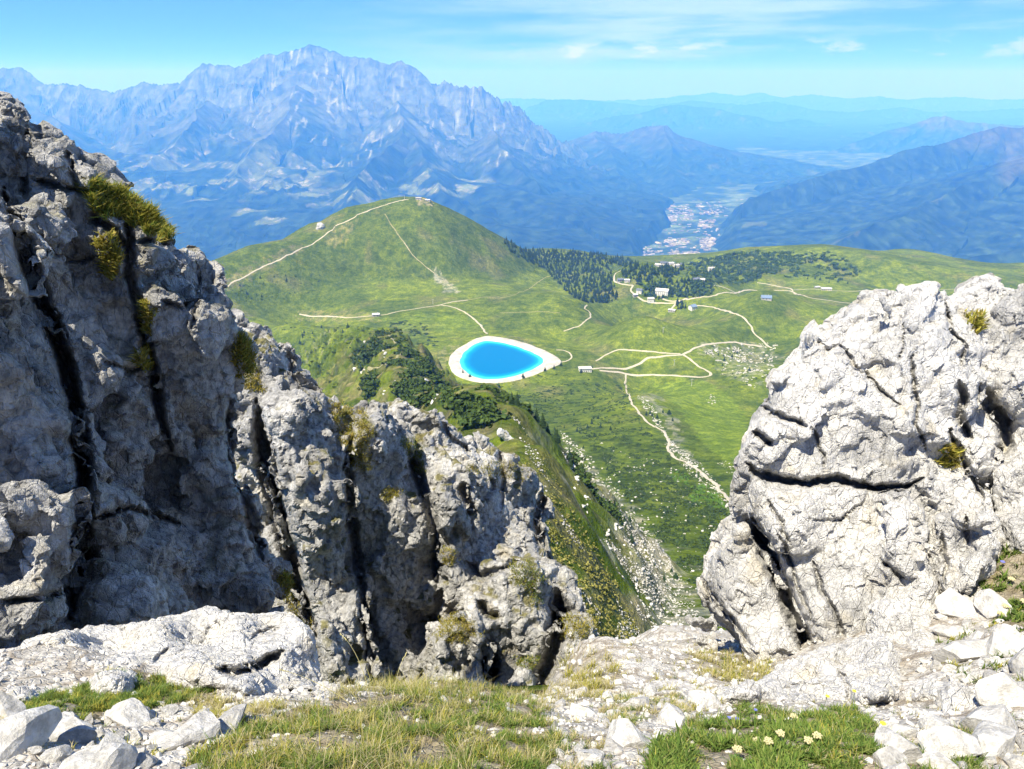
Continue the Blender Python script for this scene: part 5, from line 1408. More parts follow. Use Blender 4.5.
for nm, poly, n, a, b, lab, grp in (
    ('a', [(500, 400), (560, 390), (600, 392), (620, 420), (610, 470), (560, 470), (520, 430)], 34, 3.2, 5.6, 'small dark conifer on the slope below the reservoir', 'conifers on the slope below the reservoir'),
    ('b', [(640, 410), (670, 412), (674, 426), (655, 428)], 10, 4.5, 7, 'dark conifer in the clump beside the winding gravel path', 'conifer clump beside the path'),
    ('c', [(560, 480), (600, 460), (660, 480), (700, 530), (680, 600), (620, 560)], 26, 1.8, 3.2, 'low dark conifer on the lower slope above the gully', 'conifers on the lower slope'),
    ('d', [(700, 352), (765, 350), (770, 372), (730, 372)], 10, 4, 7, 'dark conifer among the pale stones left of the crag', 'conifers among the pale stones'),
    ('e', [(800, 279), (850, 276), (860, 284), (800, 286)], 9, 6, 9, 'dark conifer at the wood edge near the farm on the right', 'conifers near the farm'),
    ('f', [(228, 285), (300, 268), (330, 275), (300, 298), (232, 305)], 22, 4, 7, 'dark little conifer on the left flank of the green hill', 'conifers on the hill flank'),
    ('g', [(290, 330), (350, 325), (345, 345), (300, 350)], 10, 5, 8, 'dark conifer in the hollow left of the dwarf pines', 'conifers in the hollow')):
    P_ = px_in(poly, n, hash_ := sum(map(ord, nm)) * 7, 200)
    um = np.median([p[0] for p in poly])
    for i, q in enumerate(P_):
        uu = to_px(q[None])[0][0]; w = 'on its left half' if uu < um else 'on its right half'
        place_tree(q - np.array([0, 0, .15]), rs_.uniform(a, b), lab + ', ' + w if n > 12 else lab, grp + (', left half' if uu < um else ', right half') if n > 12 else grp, 100 + i)

# boulders of the slope
def slope_boulders(poly, n, pmin, pmax, lab, grp, seed, power=2.5):
    P_ = px_in(poly, n, seed, 60); r = random.Random(seed)
    for i, q in enumerate(P_):
        s = (pmin + (pmax - pmin) * r.random() ** power) * q[1] / FPX * 0.5
        o = link_mesh('boulder', ME_STONE2[r.randrange(6)]); o.location = (q[0], q[1], q[2] + 0.1 * s); o.scale = (s, s * r.uniform(.8, 1.1), s * r.uniform(.9, 1.4)); o.rotation_euler = (r.uniform(-.3, .3), r.uniform(-.3, .3), r.uniform(0, 6.28))
        uu, vv = to_px(q[None]); big = s * FPX / q[1] * 2 > 0.5 * (pmin + pmax)
        vm = (min(p[1] for p in poly) + max(p[1] for p in poly)) / 2
        w = ('larger ' if big else 'small ') + ('upper ' if vv[0] < vm else 'lower ')
        tag(o, w + lab, 'boulder', w + grp)
slope_boulders([(560, 450), (575, 452), (582, 480), (600, 500), (590, 520), (572, 490)], 22, 2.5, 8, 'white boulder in the scattered line down the slope below the reservoir', 'boulders in a line down the slope', 31)
slope_boulders([(600, 500), (640, 530), (680, 590), (705, 640), (700, 655), (660, 650), (640, 600), (610, 550)], 80, 3, 9, 'white boulder lying in the rubble gully', 'boulders in the rubble gully', 32)
slope_boulders([(600, 440), (680, 470), (710, 540), (720, 600), (690, 610), (640, 560), (600, 500)], 50, 2, 6, 'white boulder on the lower green slope right of the gully', 'boulders on the lower slope', 33)
slope_boulders([(705, 350), (775, 345), (775, 362), (755, 388), (722, 372)], 60, 2, 5, 'pale boulder in the stone field left of the crag', 'boulders left of the crag', 34)
slope_boulders([(360, 340), (430, 365), (440, 405), (380, 405), (355, 370)], 40, 2.5, 8, 'pale rock sticking out among the dwarf pines', 'rocks among the dwarf pines', 35)
# scree: nobody could count it
scr = [px_in([(560, 430), (590, 455), (625, 500), (660, 545), (690, 590), (715, 650), (600, 660), (620, 620), (610, 570), (585, 510)], 4200, 41, 60, None, lambda h: (seg_dist(h[:, :2], chute_c)[0] < 13 + 10 * fbm(h[:, :2] / 14.0, 3, 95)) & (fbm(h[:, :2] / 7.0, 3, 91) > -0.25)),
       px_in([(600, 440), (680, 470), (720, 520), (720, 600), (690, 610), (640, 560), (600, 500)], 420, 42, 60, None, lambda h: fbm(h[:, :2] / 14.0, 3, 93) > 0.15), px_in([(700, 345), (778, 343), (778, 362), (755, 388), (715, 372)], 420, 43, 500, None, lambda h: fbm(h[:, :2] / 22.0, 3, 92) > 0.25),
       px_in([(636, 395), (650, 400), (662, 425), (676, 450), (700, 466), (690, 470), (668, 440), (650, 420)], 260, 44, 400), px_in([(668, 436), (700, 462), (745, 515), (745, 528), (690, 475), (664, 445)], 500, 45, 250), px_in([(715, 462), (760, 458), (760, 468), (730, 475)], 90, 46, 300),
       px_in([(700, 398), (712, 394), (720, 402), (710, 406)], 20, 47, 500), px_in([(560, 450), (580, 450), (600, 500), (590, 530), (565, 490)], 260, 48, 200), px_in([(500, 385), (530, 440), (565, 500), (600, 590), (600, 650), (560, 560), (535, 480)], 500, 49, 30, None, lambda h: fbm(h[:, :2] / 8.0, 3, 94) > 0.2)]
sp_ = np.concatenate(scr); ss_ = sp_[:, 1] / FPX * (0.5 + 1.9 * SZ.random(len(sp_)) ** 3)
M_scree = flat_mat('weathered_stone', (0.42, 0.405, 0.37), 0.92, 0.2, 0.4)
o = merged_instances('scree', SMALL, split_inst(SMALL, xf(sp_, ss_, 8), 9), M_scree); o['kind'] = 'stuff'
# turf-coloured outcrops: rocky knob behind the ridge and hill-edge crags
def knob(name, label, poly, depth, T, seed, voxel, sc1, mat=M_limestone_far, bright=0.3):
    k = make_rock(name, [pillow(poly, depth, T, 7, T * 0.15, step=3, rag=2.0, seed=seed)], voxel, [(sc1, 0.08 * sc1, 0.4, 0.12 * sc1, 0.06, (1.2, 1.2, .5)), (sc1 * .35, 0.03 * sc1, .35, .04 * sc1, .08, (1, 1, .7))], sc1 * 0.4, 0.06 * sc1, seed * 5, mat, bright=bright, moss=0.6)
    tag(k, label, 'rock outcrop'); return k
knob('rock_outcrop', 'jagged pale knob on the spur just behind the top of the craggy ridge', [(438, 404), (444, 394), (452, 390), (458, 393), (464, 386), (470, 390), (478, 394), (486, 402), (494, 412), (490, 418), (476, 410), (462, 408), (450, 412)], [(440, 400, 232), (490, 410, 212)], 16, 61, 0.6, 9.0)
knob('rock_outcrop', 'small pale crags breaking the left skyline of the green hill', [(296, 240), (302, 236), (307, 230), (313, 228), (318, 222), (323, 219), (325, 226), (318, 233), (306, 240), (298, 244)], [(310, 232, 1660)], 40, 62, 3.0, 30.0)
for i, (poly, Y, lab) in enumerate([([(497, 432), (504, 428), (512, 438), (520, 452), (510, 452), (502, 444)], 150, 'pale rib of rock on the spur behind the craggy ridge'), ]):
    knob('rock_outcrop', lab, poly, [(poly[0][0], poly[0][1], Y)], 9, 63 + i, 0.45, 6.0)
# ================================================================== buildings of the alp
def simple_mat(n, c, r=0.8): return flat_mat(n, c, r, 0.06, 0.6)
MB = {k: simple_mat(k, c) for k, c in dict(white_plaster=(0.72, 0.70, 0.66), grey_stone=(0.38, 0.36, 0.33), dark_slate=(0.13, 0.15, 0.19), blue_slate=(0.16, 0.22, 0.32), pale_metal=(0.50, 0.50, 0.52), wood_boards=(0.16, 0.10, 0.06), red_tile=(0.36, 0.16, 0.10), dark_glass=(0.04, 0.05, 0.06), pale_roof=(0.55, 0.52, 0.48)).items()}
def box_bm(bm, x0, x1, y0, y1, z0, z1):
    vs = [bm.verts.new((x, y, z)) for z in (z0, z1) for x, y in ((x0, y0), (x1, y0), (x1, y1), (x0, y1))]
    for f in ((3, 2, 1, 0), (4, 5, 6, 7), (0, 1, 5, 4), (1, 2, 6, 5), (2, 3, 7, 6), (3, 0, 4, 7)): bm.faces.new([vs[i] for i in f])
def bm_obj(name, bm, mat, parent):
    bmesh.ops.recalc_face_normals(bm, faces=bm.faces); me = bpy.data.meshes.new(name); bm.to_mesh(me); bm.free(); me.materials.append(mat); return link_mesh(name, me, parent)
def house(u, v, w, d, h, label, cat='building', wall='white_plaster', roof='dark_slate', rz=0.0, pitch=0.35, nwin=4, flat=False, group=None, name='house', storeys=1, ymin=600):
    q = hit([u], [v], ymin)[0]
    if np.isnan(q[0]): print('no ground for', label); return
    t = empty(name, (q[0], q[1], q[2] - 0.3), rz)
    bm = bmesh.new(); box_bm(bm, -w / 2, w / 2, -d / 2, d / 2, -2.5, h)
    if not flat:
        for s in (-1, 1):
            a = bm.verts.new((s * w / 2, -d / 2, h)); b = bm.verts.new((s * w / 2, d / 2, h)); c = bm.verts.new((s * w / 2, 0, h + d / 2 * pitch)); bm.faces.new((a, b, c))
    bm_obj('wall', bm, MB[wall], t)
    bm = bmesh.new(); e = 0.7
    if flat: box_bm(bm, -w / 2 - e, w / 2 + e, -d / 2 - e, d / 2 + e, h + .02, h + 0.5)
    else:
        for s in (-1, 1):
            y = s * (d / 2 + e); zz = h - e * pitch; th = 0.35
            vs = [bm.verts.new(p) for p in ((-w / 2 - e, y, zz), (w / 2 + e, y, zz), (w / 2 + e, 0, h + d / 2 * pitch + .02), (-w / 2 - e, 0, h + d / 2 * pitch + .02))]
            v2 = [bm.verts.new(x.co + Vector((0, 0, th))) for x in vs]
            bm.faces.new(vs); bm.faces.new(v2[::-1])
            for i in range(4): bm.faces.new((vs[i], vs[(i + 1) % 4], v2[(i + 1) % 4], v2[i]))
    ro = bm_obj('roof', bm, MB[roof], t)
    if not flat:
        bm = bmesh.new(); box_bm(bm, w * .2, w * .2 + .8, 0.4, 1.2, h, h + d / 2 * pitch + 1.2); bm_obj('chimney', bm, MB['grey_stone'], ro)
    for st in range(storeys):
        for i in range(nwin):
            x = -w / 2 + w * (i + 0.5) / nwin
            if st == 0 and i == nwin // 2: 
                bm = bmesh.new(); box_bm(bm, x - .6, x + .6, -d / 2 - .08, -d / 2 + .02, 0.3, 2.4); bm_obj('door', bm, MB['wood_boards'], t); continue
            bm = bmesh.new(); z0 = 1.1 + st * 2.8; box_bm(bm, x - .55, x + .55, -d / 2 - .06, -d / 2 + .02, z0, z0 + 1.25); bm_obj('window', bm, MB['dark_glass'], t)
    tag(t, label, cat, group)
    return t
house(585, 371, 17, 9, 5.0, 'white flat-roofed hut on the gravel terrace right of the reservoir', 'hut', 'white_plaster', 'pale_roof', 0.1, flat=True, nwin=6, name='hut')
house(766, 299, 17, 10, 3.4, 'long low barn with a blue-grey slate roof, alone on the right meadow', 'barn', 'pale_roof', 'blue_slate', -0.12, 0.75, nwin=3, name='barn')
house(692.5, 309, 12, 11, 6, 'white house with a blue slate roof at the edge of the central meadow', 'house', 'white_plaster', 'blue_slate', 0.5, 0.6, nwin=3, storeys=2)
house(672, 311, 13, 8, 3, 'ruined grey stone farmstead at the fork of the tracks', 'house', 'grey_stone', 'pale_metal', -0.5, 0.3, nwin=3)
house(662, 294, 24, 14, 8, 'large lodge with a pale roof among the trees of the hamlet', 'lodge', 'white_plaster', 'pale_roof', -0.35, 0.5, nwin=6, storeys=2, name='lodge')
house(650.5, 301, 12, 10, 6, 'square white house by the bend of the hamlet track', 'house', 'white_plaster', 'pale_roof', 0.0, 0.3, nwin=3, storeys=2)
house(639.5, 292, 11, 9, 5, 'white chalet with a dark roof on the left side of the hamlet', 'chalet', 'white_plaster', 'dark_slate', -0.5, 0.5, nwin=3, name='chalet')
house(635, 296, 9, 7, 3.5, 'low grey hut below the chalet on the left of the hamlet', 'hut', 'grey_stone', 'pale_metal', 0.4, 0.4, nwin=2, name='hut')
house(620, 281, 12, 8, 4, 'grey barn beside the track at the wood edge, far left of the hamlet', 'barn', 'grey_stone', 'dark_slate', 0.2, 0.5, nwin=3, name='barn')
house(627, 281.5, 10, 7, 4, 'pale barn next to the grey barn at the wood edge', 'barn', 'pale_roof', 'pale_metal', -0.1, 0.4, nwin=2, name='barn')
house(696, 281, 13, 9, 5, 'grey-roofed house on the wooded right side of the hamlet', 'house', 'grey_stone', 'dark_slate', 0.3, 0.5, nwin=3)
house(702, 281.5, 10, 8, 5, 'white house beside the grey-roofed one on the wooded side', 'house', 'white_plaster', 'pale_roof', -0.2, 0.5, nwin=3)
house(711, 270, 15, 10, 6, 'white house high among the trees of the right-hand wood', 'house', 'white_plaster', 'pale_roof', 0.1, 0.4, nwin=4)
house(826, 290, 20, 9, 4, 'long grey farmhouse on the far right meadow above the crag', 'farmhouse', 'pale_roof', 'pale_metal', -0.15, 0.35, nwin=5, name='farmhouse')
house(817, 288, 10, 7, 3, 'small shed left of the farmhouse on the far right meadow', 'shed', 'grey_stone', 'pale_metal', 0.2, 0.35, nwin=2, name='shed')
house(376, 316, 12, 8, 4, 'lone stone hut beside the track at the foot of the green hill', 'hut', 'grey_stone', 'pale_metal', 0.15, 0.4, nwin=2, name='hut')
for i, (u, v, w, h, lab) in enumerate([(658, 263, 11, 4, 'leftmost white building on the lip of the plateau'), (664, 262, 15, 6, 'widest white building on the lip of the plateau, second from left'), (671, 262, 10, 5, 'middle white building on the lip of the plateau'),
                                (676, 264, 11, 5, 'white building on the lip of the plateau, fourth from left'), (680, 262, 9, 4, 'rightmost white building on the lip of the plateau')]):
    house(u, v + 3, w, 10, h, lab, 'building', 'white_plaster', ['pale_roof', 'dark_slate', 'pale_metal'][i % 3], 0.2 * i - 0.4, 0.3, nwin=4, storeys=2, group='white buildings on the plateau lip', name='building', ymin=1200)
# top station and its sheds on the hill
house(418.5, 199.5, 12, 7, 4, 'low pale lift hut on the summit of the green hill', 'hut', 'pale_roof', 'pale_metal', 0.1, flat=True, nwin=3, name='hut', ymin=1500)
house(428, 201, 11, 6, 3.0, 'dark-walled shed just right of the summit hut', 'shed', 'grey_stone', 'pale_metal', -0.3, 0.3, nwin=2, name='shed', ymin=1500)
def pylon(u, v, h, label, ymin=600, group='ski lift pylons on the meadow'):
    q = hit([u], [v], ymin)[0]
    if np.isnan(q[0]): return
    t = empty('lift_pylon', tuple(q), 0.6)
    bm = bmesh.new(); bmesh.ops.create_cone(bm, segments=10, radius1=.38, radius2=.22, depth=h, cap_ends=True); bmesh.ops.translate(bm, verts=bm.verts, vec=(0, 0, h / 2 - .3)); bm_obj('mast', bm, MB['pale_metal'], t)
    bm = bmesh.new(); box_bm(bm, -2.2, 2.2, -.2, .2, h - .6, h - .25); bm_obj('crossarm', bm, MB['pale_metal'], t)
    for s in (-1, 1):
        bm = bmesh.new(); box_bm(bm, s * 2.0 - .1, s * 2.0 + .1, -1, 1, h - 1.0, h - .65); bm_obj('wheel_set', bm, MB['dark_slate'], t)
    tag(t, label, 'pylon', group)
for u, v, h, lab in ((674, 366, 10, 'slim lift pylon standing between the two forks of the track'), (691.5, 386, 10, 'slim lift pylon standing just below the lower track'), (663, 333, 9, 'slim lift pylon in the middle of the central meadow'), (433, 304, 9, 'slim lift pylon beside the track fork at the hill foot'), (404.5, 199, 9, 'lift pylon on the hill top, left of the summit hut')):
    pylon(u, v, h, lab, 1500 if v < 210 else 600)

# ------------------------------------------------------------------ the town far down in the valley
def town():
    polys = [([(658, 210), (672, 206), (690, 207), (695, 215), (690, 221), (660, 222)], 420), ([(696, 204), (722, 202), (728, 210), (718, 215), (700, 214)], 260), ([(698, 222), (715, 219), (714, 227), (701, 230)], 120),
             ([(664, 240), (690, 238), (690, 244), (668, 247)], 150), ([(700, 240), (712, 235), (718, 244), (708, 252), (702, 248)], 170), ([(670, 250), (680, 250), (678, 260), (671, 260)], 80), ([(678, 252), (702, 251), (700, 257), (680, 258)], 110),
             ([(632, 244), (650, 246), (658, 258), (640, 256)], 110), ([(640, 225), (730, 215), (720, 250), (650, 258)], 260), ([(735, 200), (765, 197), (770, 202), (740, 205)], 70), ([(652, 215), (660, 205), (700, 200), (690, 205)], 60)]
    r = np.random.default_rng(12); pos = []
    for poly, n in polys:
        n = int(n * 0.42)
        pa = np.array(poly, float); k = 0
        while k < n:
            u, v = r.uniform(pa[:, 0].min(), pa[:, 0].max()), r.uniform(pa[:, 1].min(), pa[:, 1].max())
            if in_poly(np.array([u]), np.array([v]), pa)[0]:
                a, w = aw(u, v); Y = -1668.0 / float(w); z = -1670 - (Y / 1000) ** 2 * 0.0785; Y = z / float(w); pos.append((float(a) * Y, Y, z - 4)); k += 1
    pos = np.array(pos); n = len(pos)
    sx, sy, sz = r.uniform(8, 26, n), r.uniform(7, 17, n), r.uniform(5, 10, n); a = r.uniform(0, 3.14, n)
    big = r.random(n) < 0.12; sx[big] *= 2.0; sy[big] *= 1.7
    M = np.zeros((n, 4, 4)); M[:, 0, 0] = np.cos(a) * sx; M[:, 0, 1] = -np.sin(a) * sy; M[:, 1, 0] = np.sin(a) * sx; M[:, 1, 1] = np.cos(a) * sy; M[:, 2, 2] = sz; M[:, :3, 3] = pos; M[:, 3, 3] = 1
    V = np.array([(x, y, z) for z in (-1, 1) for x, y in ((-1, -1), (1, -1), (1, 1), (-1, 1))] + [(-1, 0, 1.5), (1, 0, 1.5)], float)
    F = np.array([(0, 1, 5), (0, 5, 4), (1, 2, 6), (1, 6, 5), (2, 3, 7), (2, 7, 6), (3, 0, 4), (3, 4, 7), (4, 5, 9), (4, 9, 8), (6, 7, 8), (6, 8, 9), (5, 6, 9), (7, 4, 8)])
    pal = np.array([(0.36, 0.34, 0.30), (0.22, 0.19, 0.16), (0.50, 0.49, 0.46), (0.28, 0.26, 0.22)]); col = pal[r.integers(0, 4, n)]
    o = merged_instances('valley_town', [(V, F)], [M], M_far, [col]); o['kind'] = 'stuff'
town()
# ================================================================== grass, cushions and flowers close by
BL = MatB('grass_blades', 0.7, 0.15)
BL.color(BL.attr('albedo'))
tr = BL.n('ShaderNodeBsdfTranslucent'); BL.l(BL.attr('albedo'), tr.inputs['Color']); mx = BL.n('ShaderNodeMixShader'); mx.inputs[0].default_value = 0.35
BL.l(BL.b.outputs[0], mx.inputs[1]); BL.l(tr.outputs[0], mx.inputs[2]); BL.l(mx.outputs[0], BL.out.inputs['Surface'])
M_blade = BL.m
def blades(pos, length, width, lean, cols, seed, up=None, segs=3):
    """bent tapering blades -> V,F,C"""
    r = np.random.default_rng(seed); n = len(pos)
    a = r.uniform(0, 2 * np.pi, n); dirv = np.stack([np.cos(a), np.sin(a), 0 * a], -1)
    U = np.tile(np.array([0, 0, 1.0]), (n, 1)) if up is None else up
    side = np.cross(dirv, U); side /= np.linalg.norm(side, axis=1, keepdims=True) + 1e-9
    L = length[:, None]; W_ = width[:, None]; le = lean[:, None]
    rows = []
    for k in range(segs + 1):
        t = k / segs
        c = pos + U * L * t * (1 - 0.35 * le * t) + dirv * L * le * (t ** 1.8)
        w = W_ * (1 - t) ** 0.7 if k < segs else W_ * 0.03
        rows += [c - side * w, c + side * w]
    V = np.stack(rows, 1).reshape(-1, 3); m = 2 * (segs + 1); i = (np.arange(n) * m)[:, None]
    F = np.concatenate([np.stack([i + 2 * k, i + 2 * k + 1, i + 2 * k + 3, i + 2 * k + 2], -1).reshape(-1, 4) for k in range(segs)])
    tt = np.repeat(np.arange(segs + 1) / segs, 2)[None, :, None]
    C = cols[:, None, :] * (0.75 + 0.4 * tt); return V, F, C.reshape(-1, 3)  # colour darkens towards the root, painting the shade between blades
PAL = {'green': [(0.10, 0.17, 0.03), (0.15, 0.22, 0.04), (0.06, 0.10, 0.02), (0.20, 0.24, 0.06)], 'dry': [(0.42, 0.37, 0.19), (0.34, 0.30, 0.12), (0.50, 0.44, 0.26)], 'yel': [(0.33, 0.31, 0.05), (0.42, 0.38, 0.07), (0.24, 0.24, 0.04)],
       'ochre': [(0.38, 0.31, 0.06), (0.48, 0.38, 0.10), (0.26, 0.23, 0.05)]}
def pick(name, n, r): p = np.array(PAL[name]); return p[r.integers(0, len(p), n)] * r.uniform(.8, 1.2, (n, 1))
def near_px(poly, n, seed):
    """points on the near ground mesh that lie in this part of the photo"""
    k = np.nonzero(in_poly(nu_ + 0.5 * vj, nv_ + 0.3 * vj, poly))[0]; r = np.random.default_rng(seed)
    wgt = (1.0 / (nP[k, 1]) ** 0.5); c = r.choice(k, n, p=wgt / wgt.sum()); d = 0.5 * (NA[1] - NA[0]) * nP[c, 1]
    x = nx[c] + r.uniform(-1, 1, n) * d * 1.5; y = ny2[c] + r.uniform(-1, 1, n) * d * 1.5
    return np.stack([x, y, near_ground(x, y) - 0.004], -1)
def grass(name, areas, seed, kind='stuff', gapv=0.0):
    Vs, Fs, Cs, off = [], [], [], 0
    r = np.random.default_rng(seed)
    for poly, ntuft, per, L0, L1, mixp, wid, spread in areas:
        t = near_px(poly, int(ntuft * 1.6), seed + off % 97)
        cl_ = fbm(t[:, :2] / 0.16, 3, 881) + 0.5 * fbm(t[:, :2] / 0.04, 2, 882)
        keep_ = cl_ > gapv; keep_[:3] = True; t = t[keep_]; ntuft = len(t)
        tc_ = np.clip(0.5 + 0.9 * fbm(t[:, :2] / 0.10, 3, 883) + 0.25 * r.normal(0, 1, ntuft), 0, 0.999)
        n = ntuft * per; p = np.repeat(t, per, axis=0); sp = np.repeat(r.uniform(.4, 1, ntuft), per) * spread
        aa = r.uniform(0, 6.28, n); rr = np.sqrt(r.random(n)) * sp; p = p + np.stack([np.cos(aa) * rr, np.sin(aa) * rr, 0 * aa], -1)
        p[:, 2] = near_ground(p[:, 0], p[:, 1]) - 0.003
        kinds = list(mixp.items()); cum = np.cumsum([k[1] for k in kinds]); cum = cum / cum[-1]
        sel = np.searchsorted(cum, np.repeat(tc_, per) * 0.75 + 0.25 * r.random(n))
        col = np.zeros((n, 3))
        for i, (kn, _) in enumerate(kinds): m = sel == i; col[m] = pick(kn, m.sum(), r)
        L = r.uniform(L0, L1, n) * np.repeat(r.uniform(.6, 1.2, ntuft), per)
        V, F, C = blades(p, L, np.full(n, wid) * r.uniform(.6, 1.3, n), r.uniform(.15, 1.1, n), col, seed + off)
        Vs.append(V); Fs.append(F + off); Cs.append(C); off += len(V)
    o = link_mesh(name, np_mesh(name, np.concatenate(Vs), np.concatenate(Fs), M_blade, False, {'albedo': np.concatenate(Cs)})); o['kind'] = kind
    return o
V1, V2, V3, V4 = [v[0] for v in VEG[:4]]
grass('short_grass', [(V1, 2600, 11, .015, .04, dict(green=.75, yel=.25), .0016, .02), (V2, 3600, 12, .02, .055, dict(green=.55, yel=.2, dry=.25), .0014, .025), (V3, 1900, 11, .015, .045, dict(green=.8, yel=.1, dry=.1), .0018, .02), (V4, 500, 10, .03, .06, dict(green=.9, dry=.1), .003, .03),
                      (VEG[4][0], 420, 10, .03, .08, dict(dry=.5, yel=.5), .0024, .05), (VEG[5][0], 600, 10, .02, .07, dict(dry=.55, yel=.35, green=.1), .0022, .04), (VEG[6][0], 500, 9, .015, .04, dict(dry=.6, yel=.4), .0015, .02),
                      (VEG[7][0], 450, 9, .015, .04, dict(green=.6, dry=.4), .0016, .02), (VEG[9][0], 500, 9, .015, .04, dict(dry=.6, green=.4), .0017, .02), (VEG[10][0], 600, 9, .015, .04, dict(dry=.5, green=.5), .0015, .02), (VEG[11][0], 300, 9, .015, .04, dict(dry=.7, yel=.3), .0015, .02)], 11)
grass('long_dry_grass', [([(250, 760), (270, 720), (330, 700), (380, 686), (440, 680), (480, 684), (500, 720), (470, 780), (300, 790)], 420, 6, .05, .13, dict(dry=.7, yel=.2, green=.1), .0010, .03), ([(330, 700), (400, 682), (480, 680), (440, 700)], 300, 7, .04, .10, dict(dry=.5, yel=.3, green=.2), .0011, .03), ([(500, 690), (560, 680), (590, 700), (520, 715)], 200, 8, .03, .07, dict(dry=.8, yel=.2), .0012, .03)], 12)
grass('stray_tufts', [([(-20, 700), (300, 700), (560, 680), (700, 660), (900, 700), (1040, 600), (1040, 800), (-20, 800)], 2600, 9, .012, .04, dict(yel=.3, dry=.4, green=.3), .0015, .014), ([(560, 650), (700, 640), (790, 680), (700, 710), (540, 700)], 900, 9, .02, .05, dict(yel=.45, dry=.45, green=.1), .002, .03), ([(935, 560), (1030, 520), (1030, 700), (940, 690)], 500, 9, .02, .05, dict(green=.7, yel=.3), .003, .025)], 15, 'stuff', 0.28)
# broad-leaved cushions: wider blades
grass('leafy_turf', [([(450, 730), (480, 700), (530, 695), (545, 730), (520, 745)], 900, 7, .018, .04, dict(green=1), .0035, .015), ([(225, 770), (250, 735), (330, 715), (420, 705), (440, 730), (380, 760), (260, 800)], 1100, 7, .014, .034, dict(green=.85, yel=.15), .003, .014),
                     ([(645, 790), (660, 745), (700, 725), (760, 715), (810, 730), (830, 760), (800, 800)], 2400, 7, .02, .05, dict(green=1), .0042, .016), ([(800, 720), (850, 706), (890, 735), (900, 770), (820, 770)], 1000, 7, .016, .04, dict(green=.9, yel=.1), .0036, .015), (V4, 700, 7, .03, .06, dict(green=1), .007, .03), (V1, 700, 6, .015, .03, dict(green=.8, yel=.2), .003, .015)], 13, 'stuff', 0.15)

# ---- cushions and grass ledges on the rock faces
def cast_many(us, vs, want=None):
    out = []
    for u, v in zip(us, vs):
        h = cast_near(float(u), float(v))
        if h is not None and (want is None or h[3] in want): out.append((h[0], h[1]))
    return out
def ledge_grass(name, label, cat, poly, n, L0, L1, mixp, wid, want, seed, per=7, ragp=5, group=None):
    r = np.random.default_rng(seed); pa = np.array(poly, float); us, vs = [], []
    while len(us) < n:
        u = r.uniform(pa[:, 0].min() - 5, pa[:, 0].max() + 5, n); v = r.uniform(pa[:, 1].min() - 5, pa[:, 1].max() + 5, n)
        q = np.stack([u, v], -1) / 9.0; k = in_poly(u + ragp * fbm(q, 2, seed), v + ragp * fbm(q, 2, seed + 1), pa) & (fbm(np.stack([u, v], -1) / 7.0, 2, seed + 7) > -0.45)
        us += list(u[k]); vs += list(v[k])
    H_ = cast_many(us[:n], vs[:n], want)
    if not H_: print('no ledge', name, label); return
    p = np.array([h[0][:] for h in H_]); nn = np.array([h[1][:] for h in H_]); m = len(p)
    nn = np.where((nn * p).sum(1, keepdims=True) > 0, -nn, nn)
    p = np.repeat(p, per, 0); nn = np.repeat(nn, per, 0); nt = m * per
    dist = np.linalg.norm(p, axis=1)
    p = p + r.normal(0, 1, (nt, 3)) * (dist * 0.0022)[:, None]
    up = nn * 0.45 + np.array([0, 0, 0.9]) + r.normal(0, .28, (nt, 3)); up /= np.linalg.norm(up, axis=1, keepdims=True)
    kinds = list(mixp.items()); cum = np.cumsum([k[1] for k in kinds]) / sum(k[1] for k in kinds); sel = np.searchsorted(cum, np.repeat(r.random(m), per) * .7 + .3 * r.random(nt)); col = np.zeros((nt, 3))
    for i, (kn, _) in enumerate(kinds): q = sel == i; col[q] = pick(kn, q.sum(), r)
    V, F, C = blades(p - nn * 0.01, r.uniform(L0, L1, nt), np.full(nt, wid), r.uniform(.2, .9, nt), col, seed + 3, up, 2)
    o = link_mesh(name, np_mesh(name, V, F, M_blade, False, {'albedo': C})); 
    if cat: tag(o, label, cat, group)
    else: o['kind'] = 'stuff'
    return o
RK = ('rock_ridge',); 
ledge_grass('grass_ledge', 'long yellow-green grass ledge draped near the top of the left cliff', 'grass cushion', [(84, 186), (96, 184), (110, 190), (128, 199), (146, 205), (160, 212), (174, 226), (176, 238), (162, 240), (150, 230), (132, 226), (118, 216), (104, 214), (92, 204)], 1500, .06, .14, dict(yel=.55, green=.2, ochre=.25), .006, None, 21, 8)
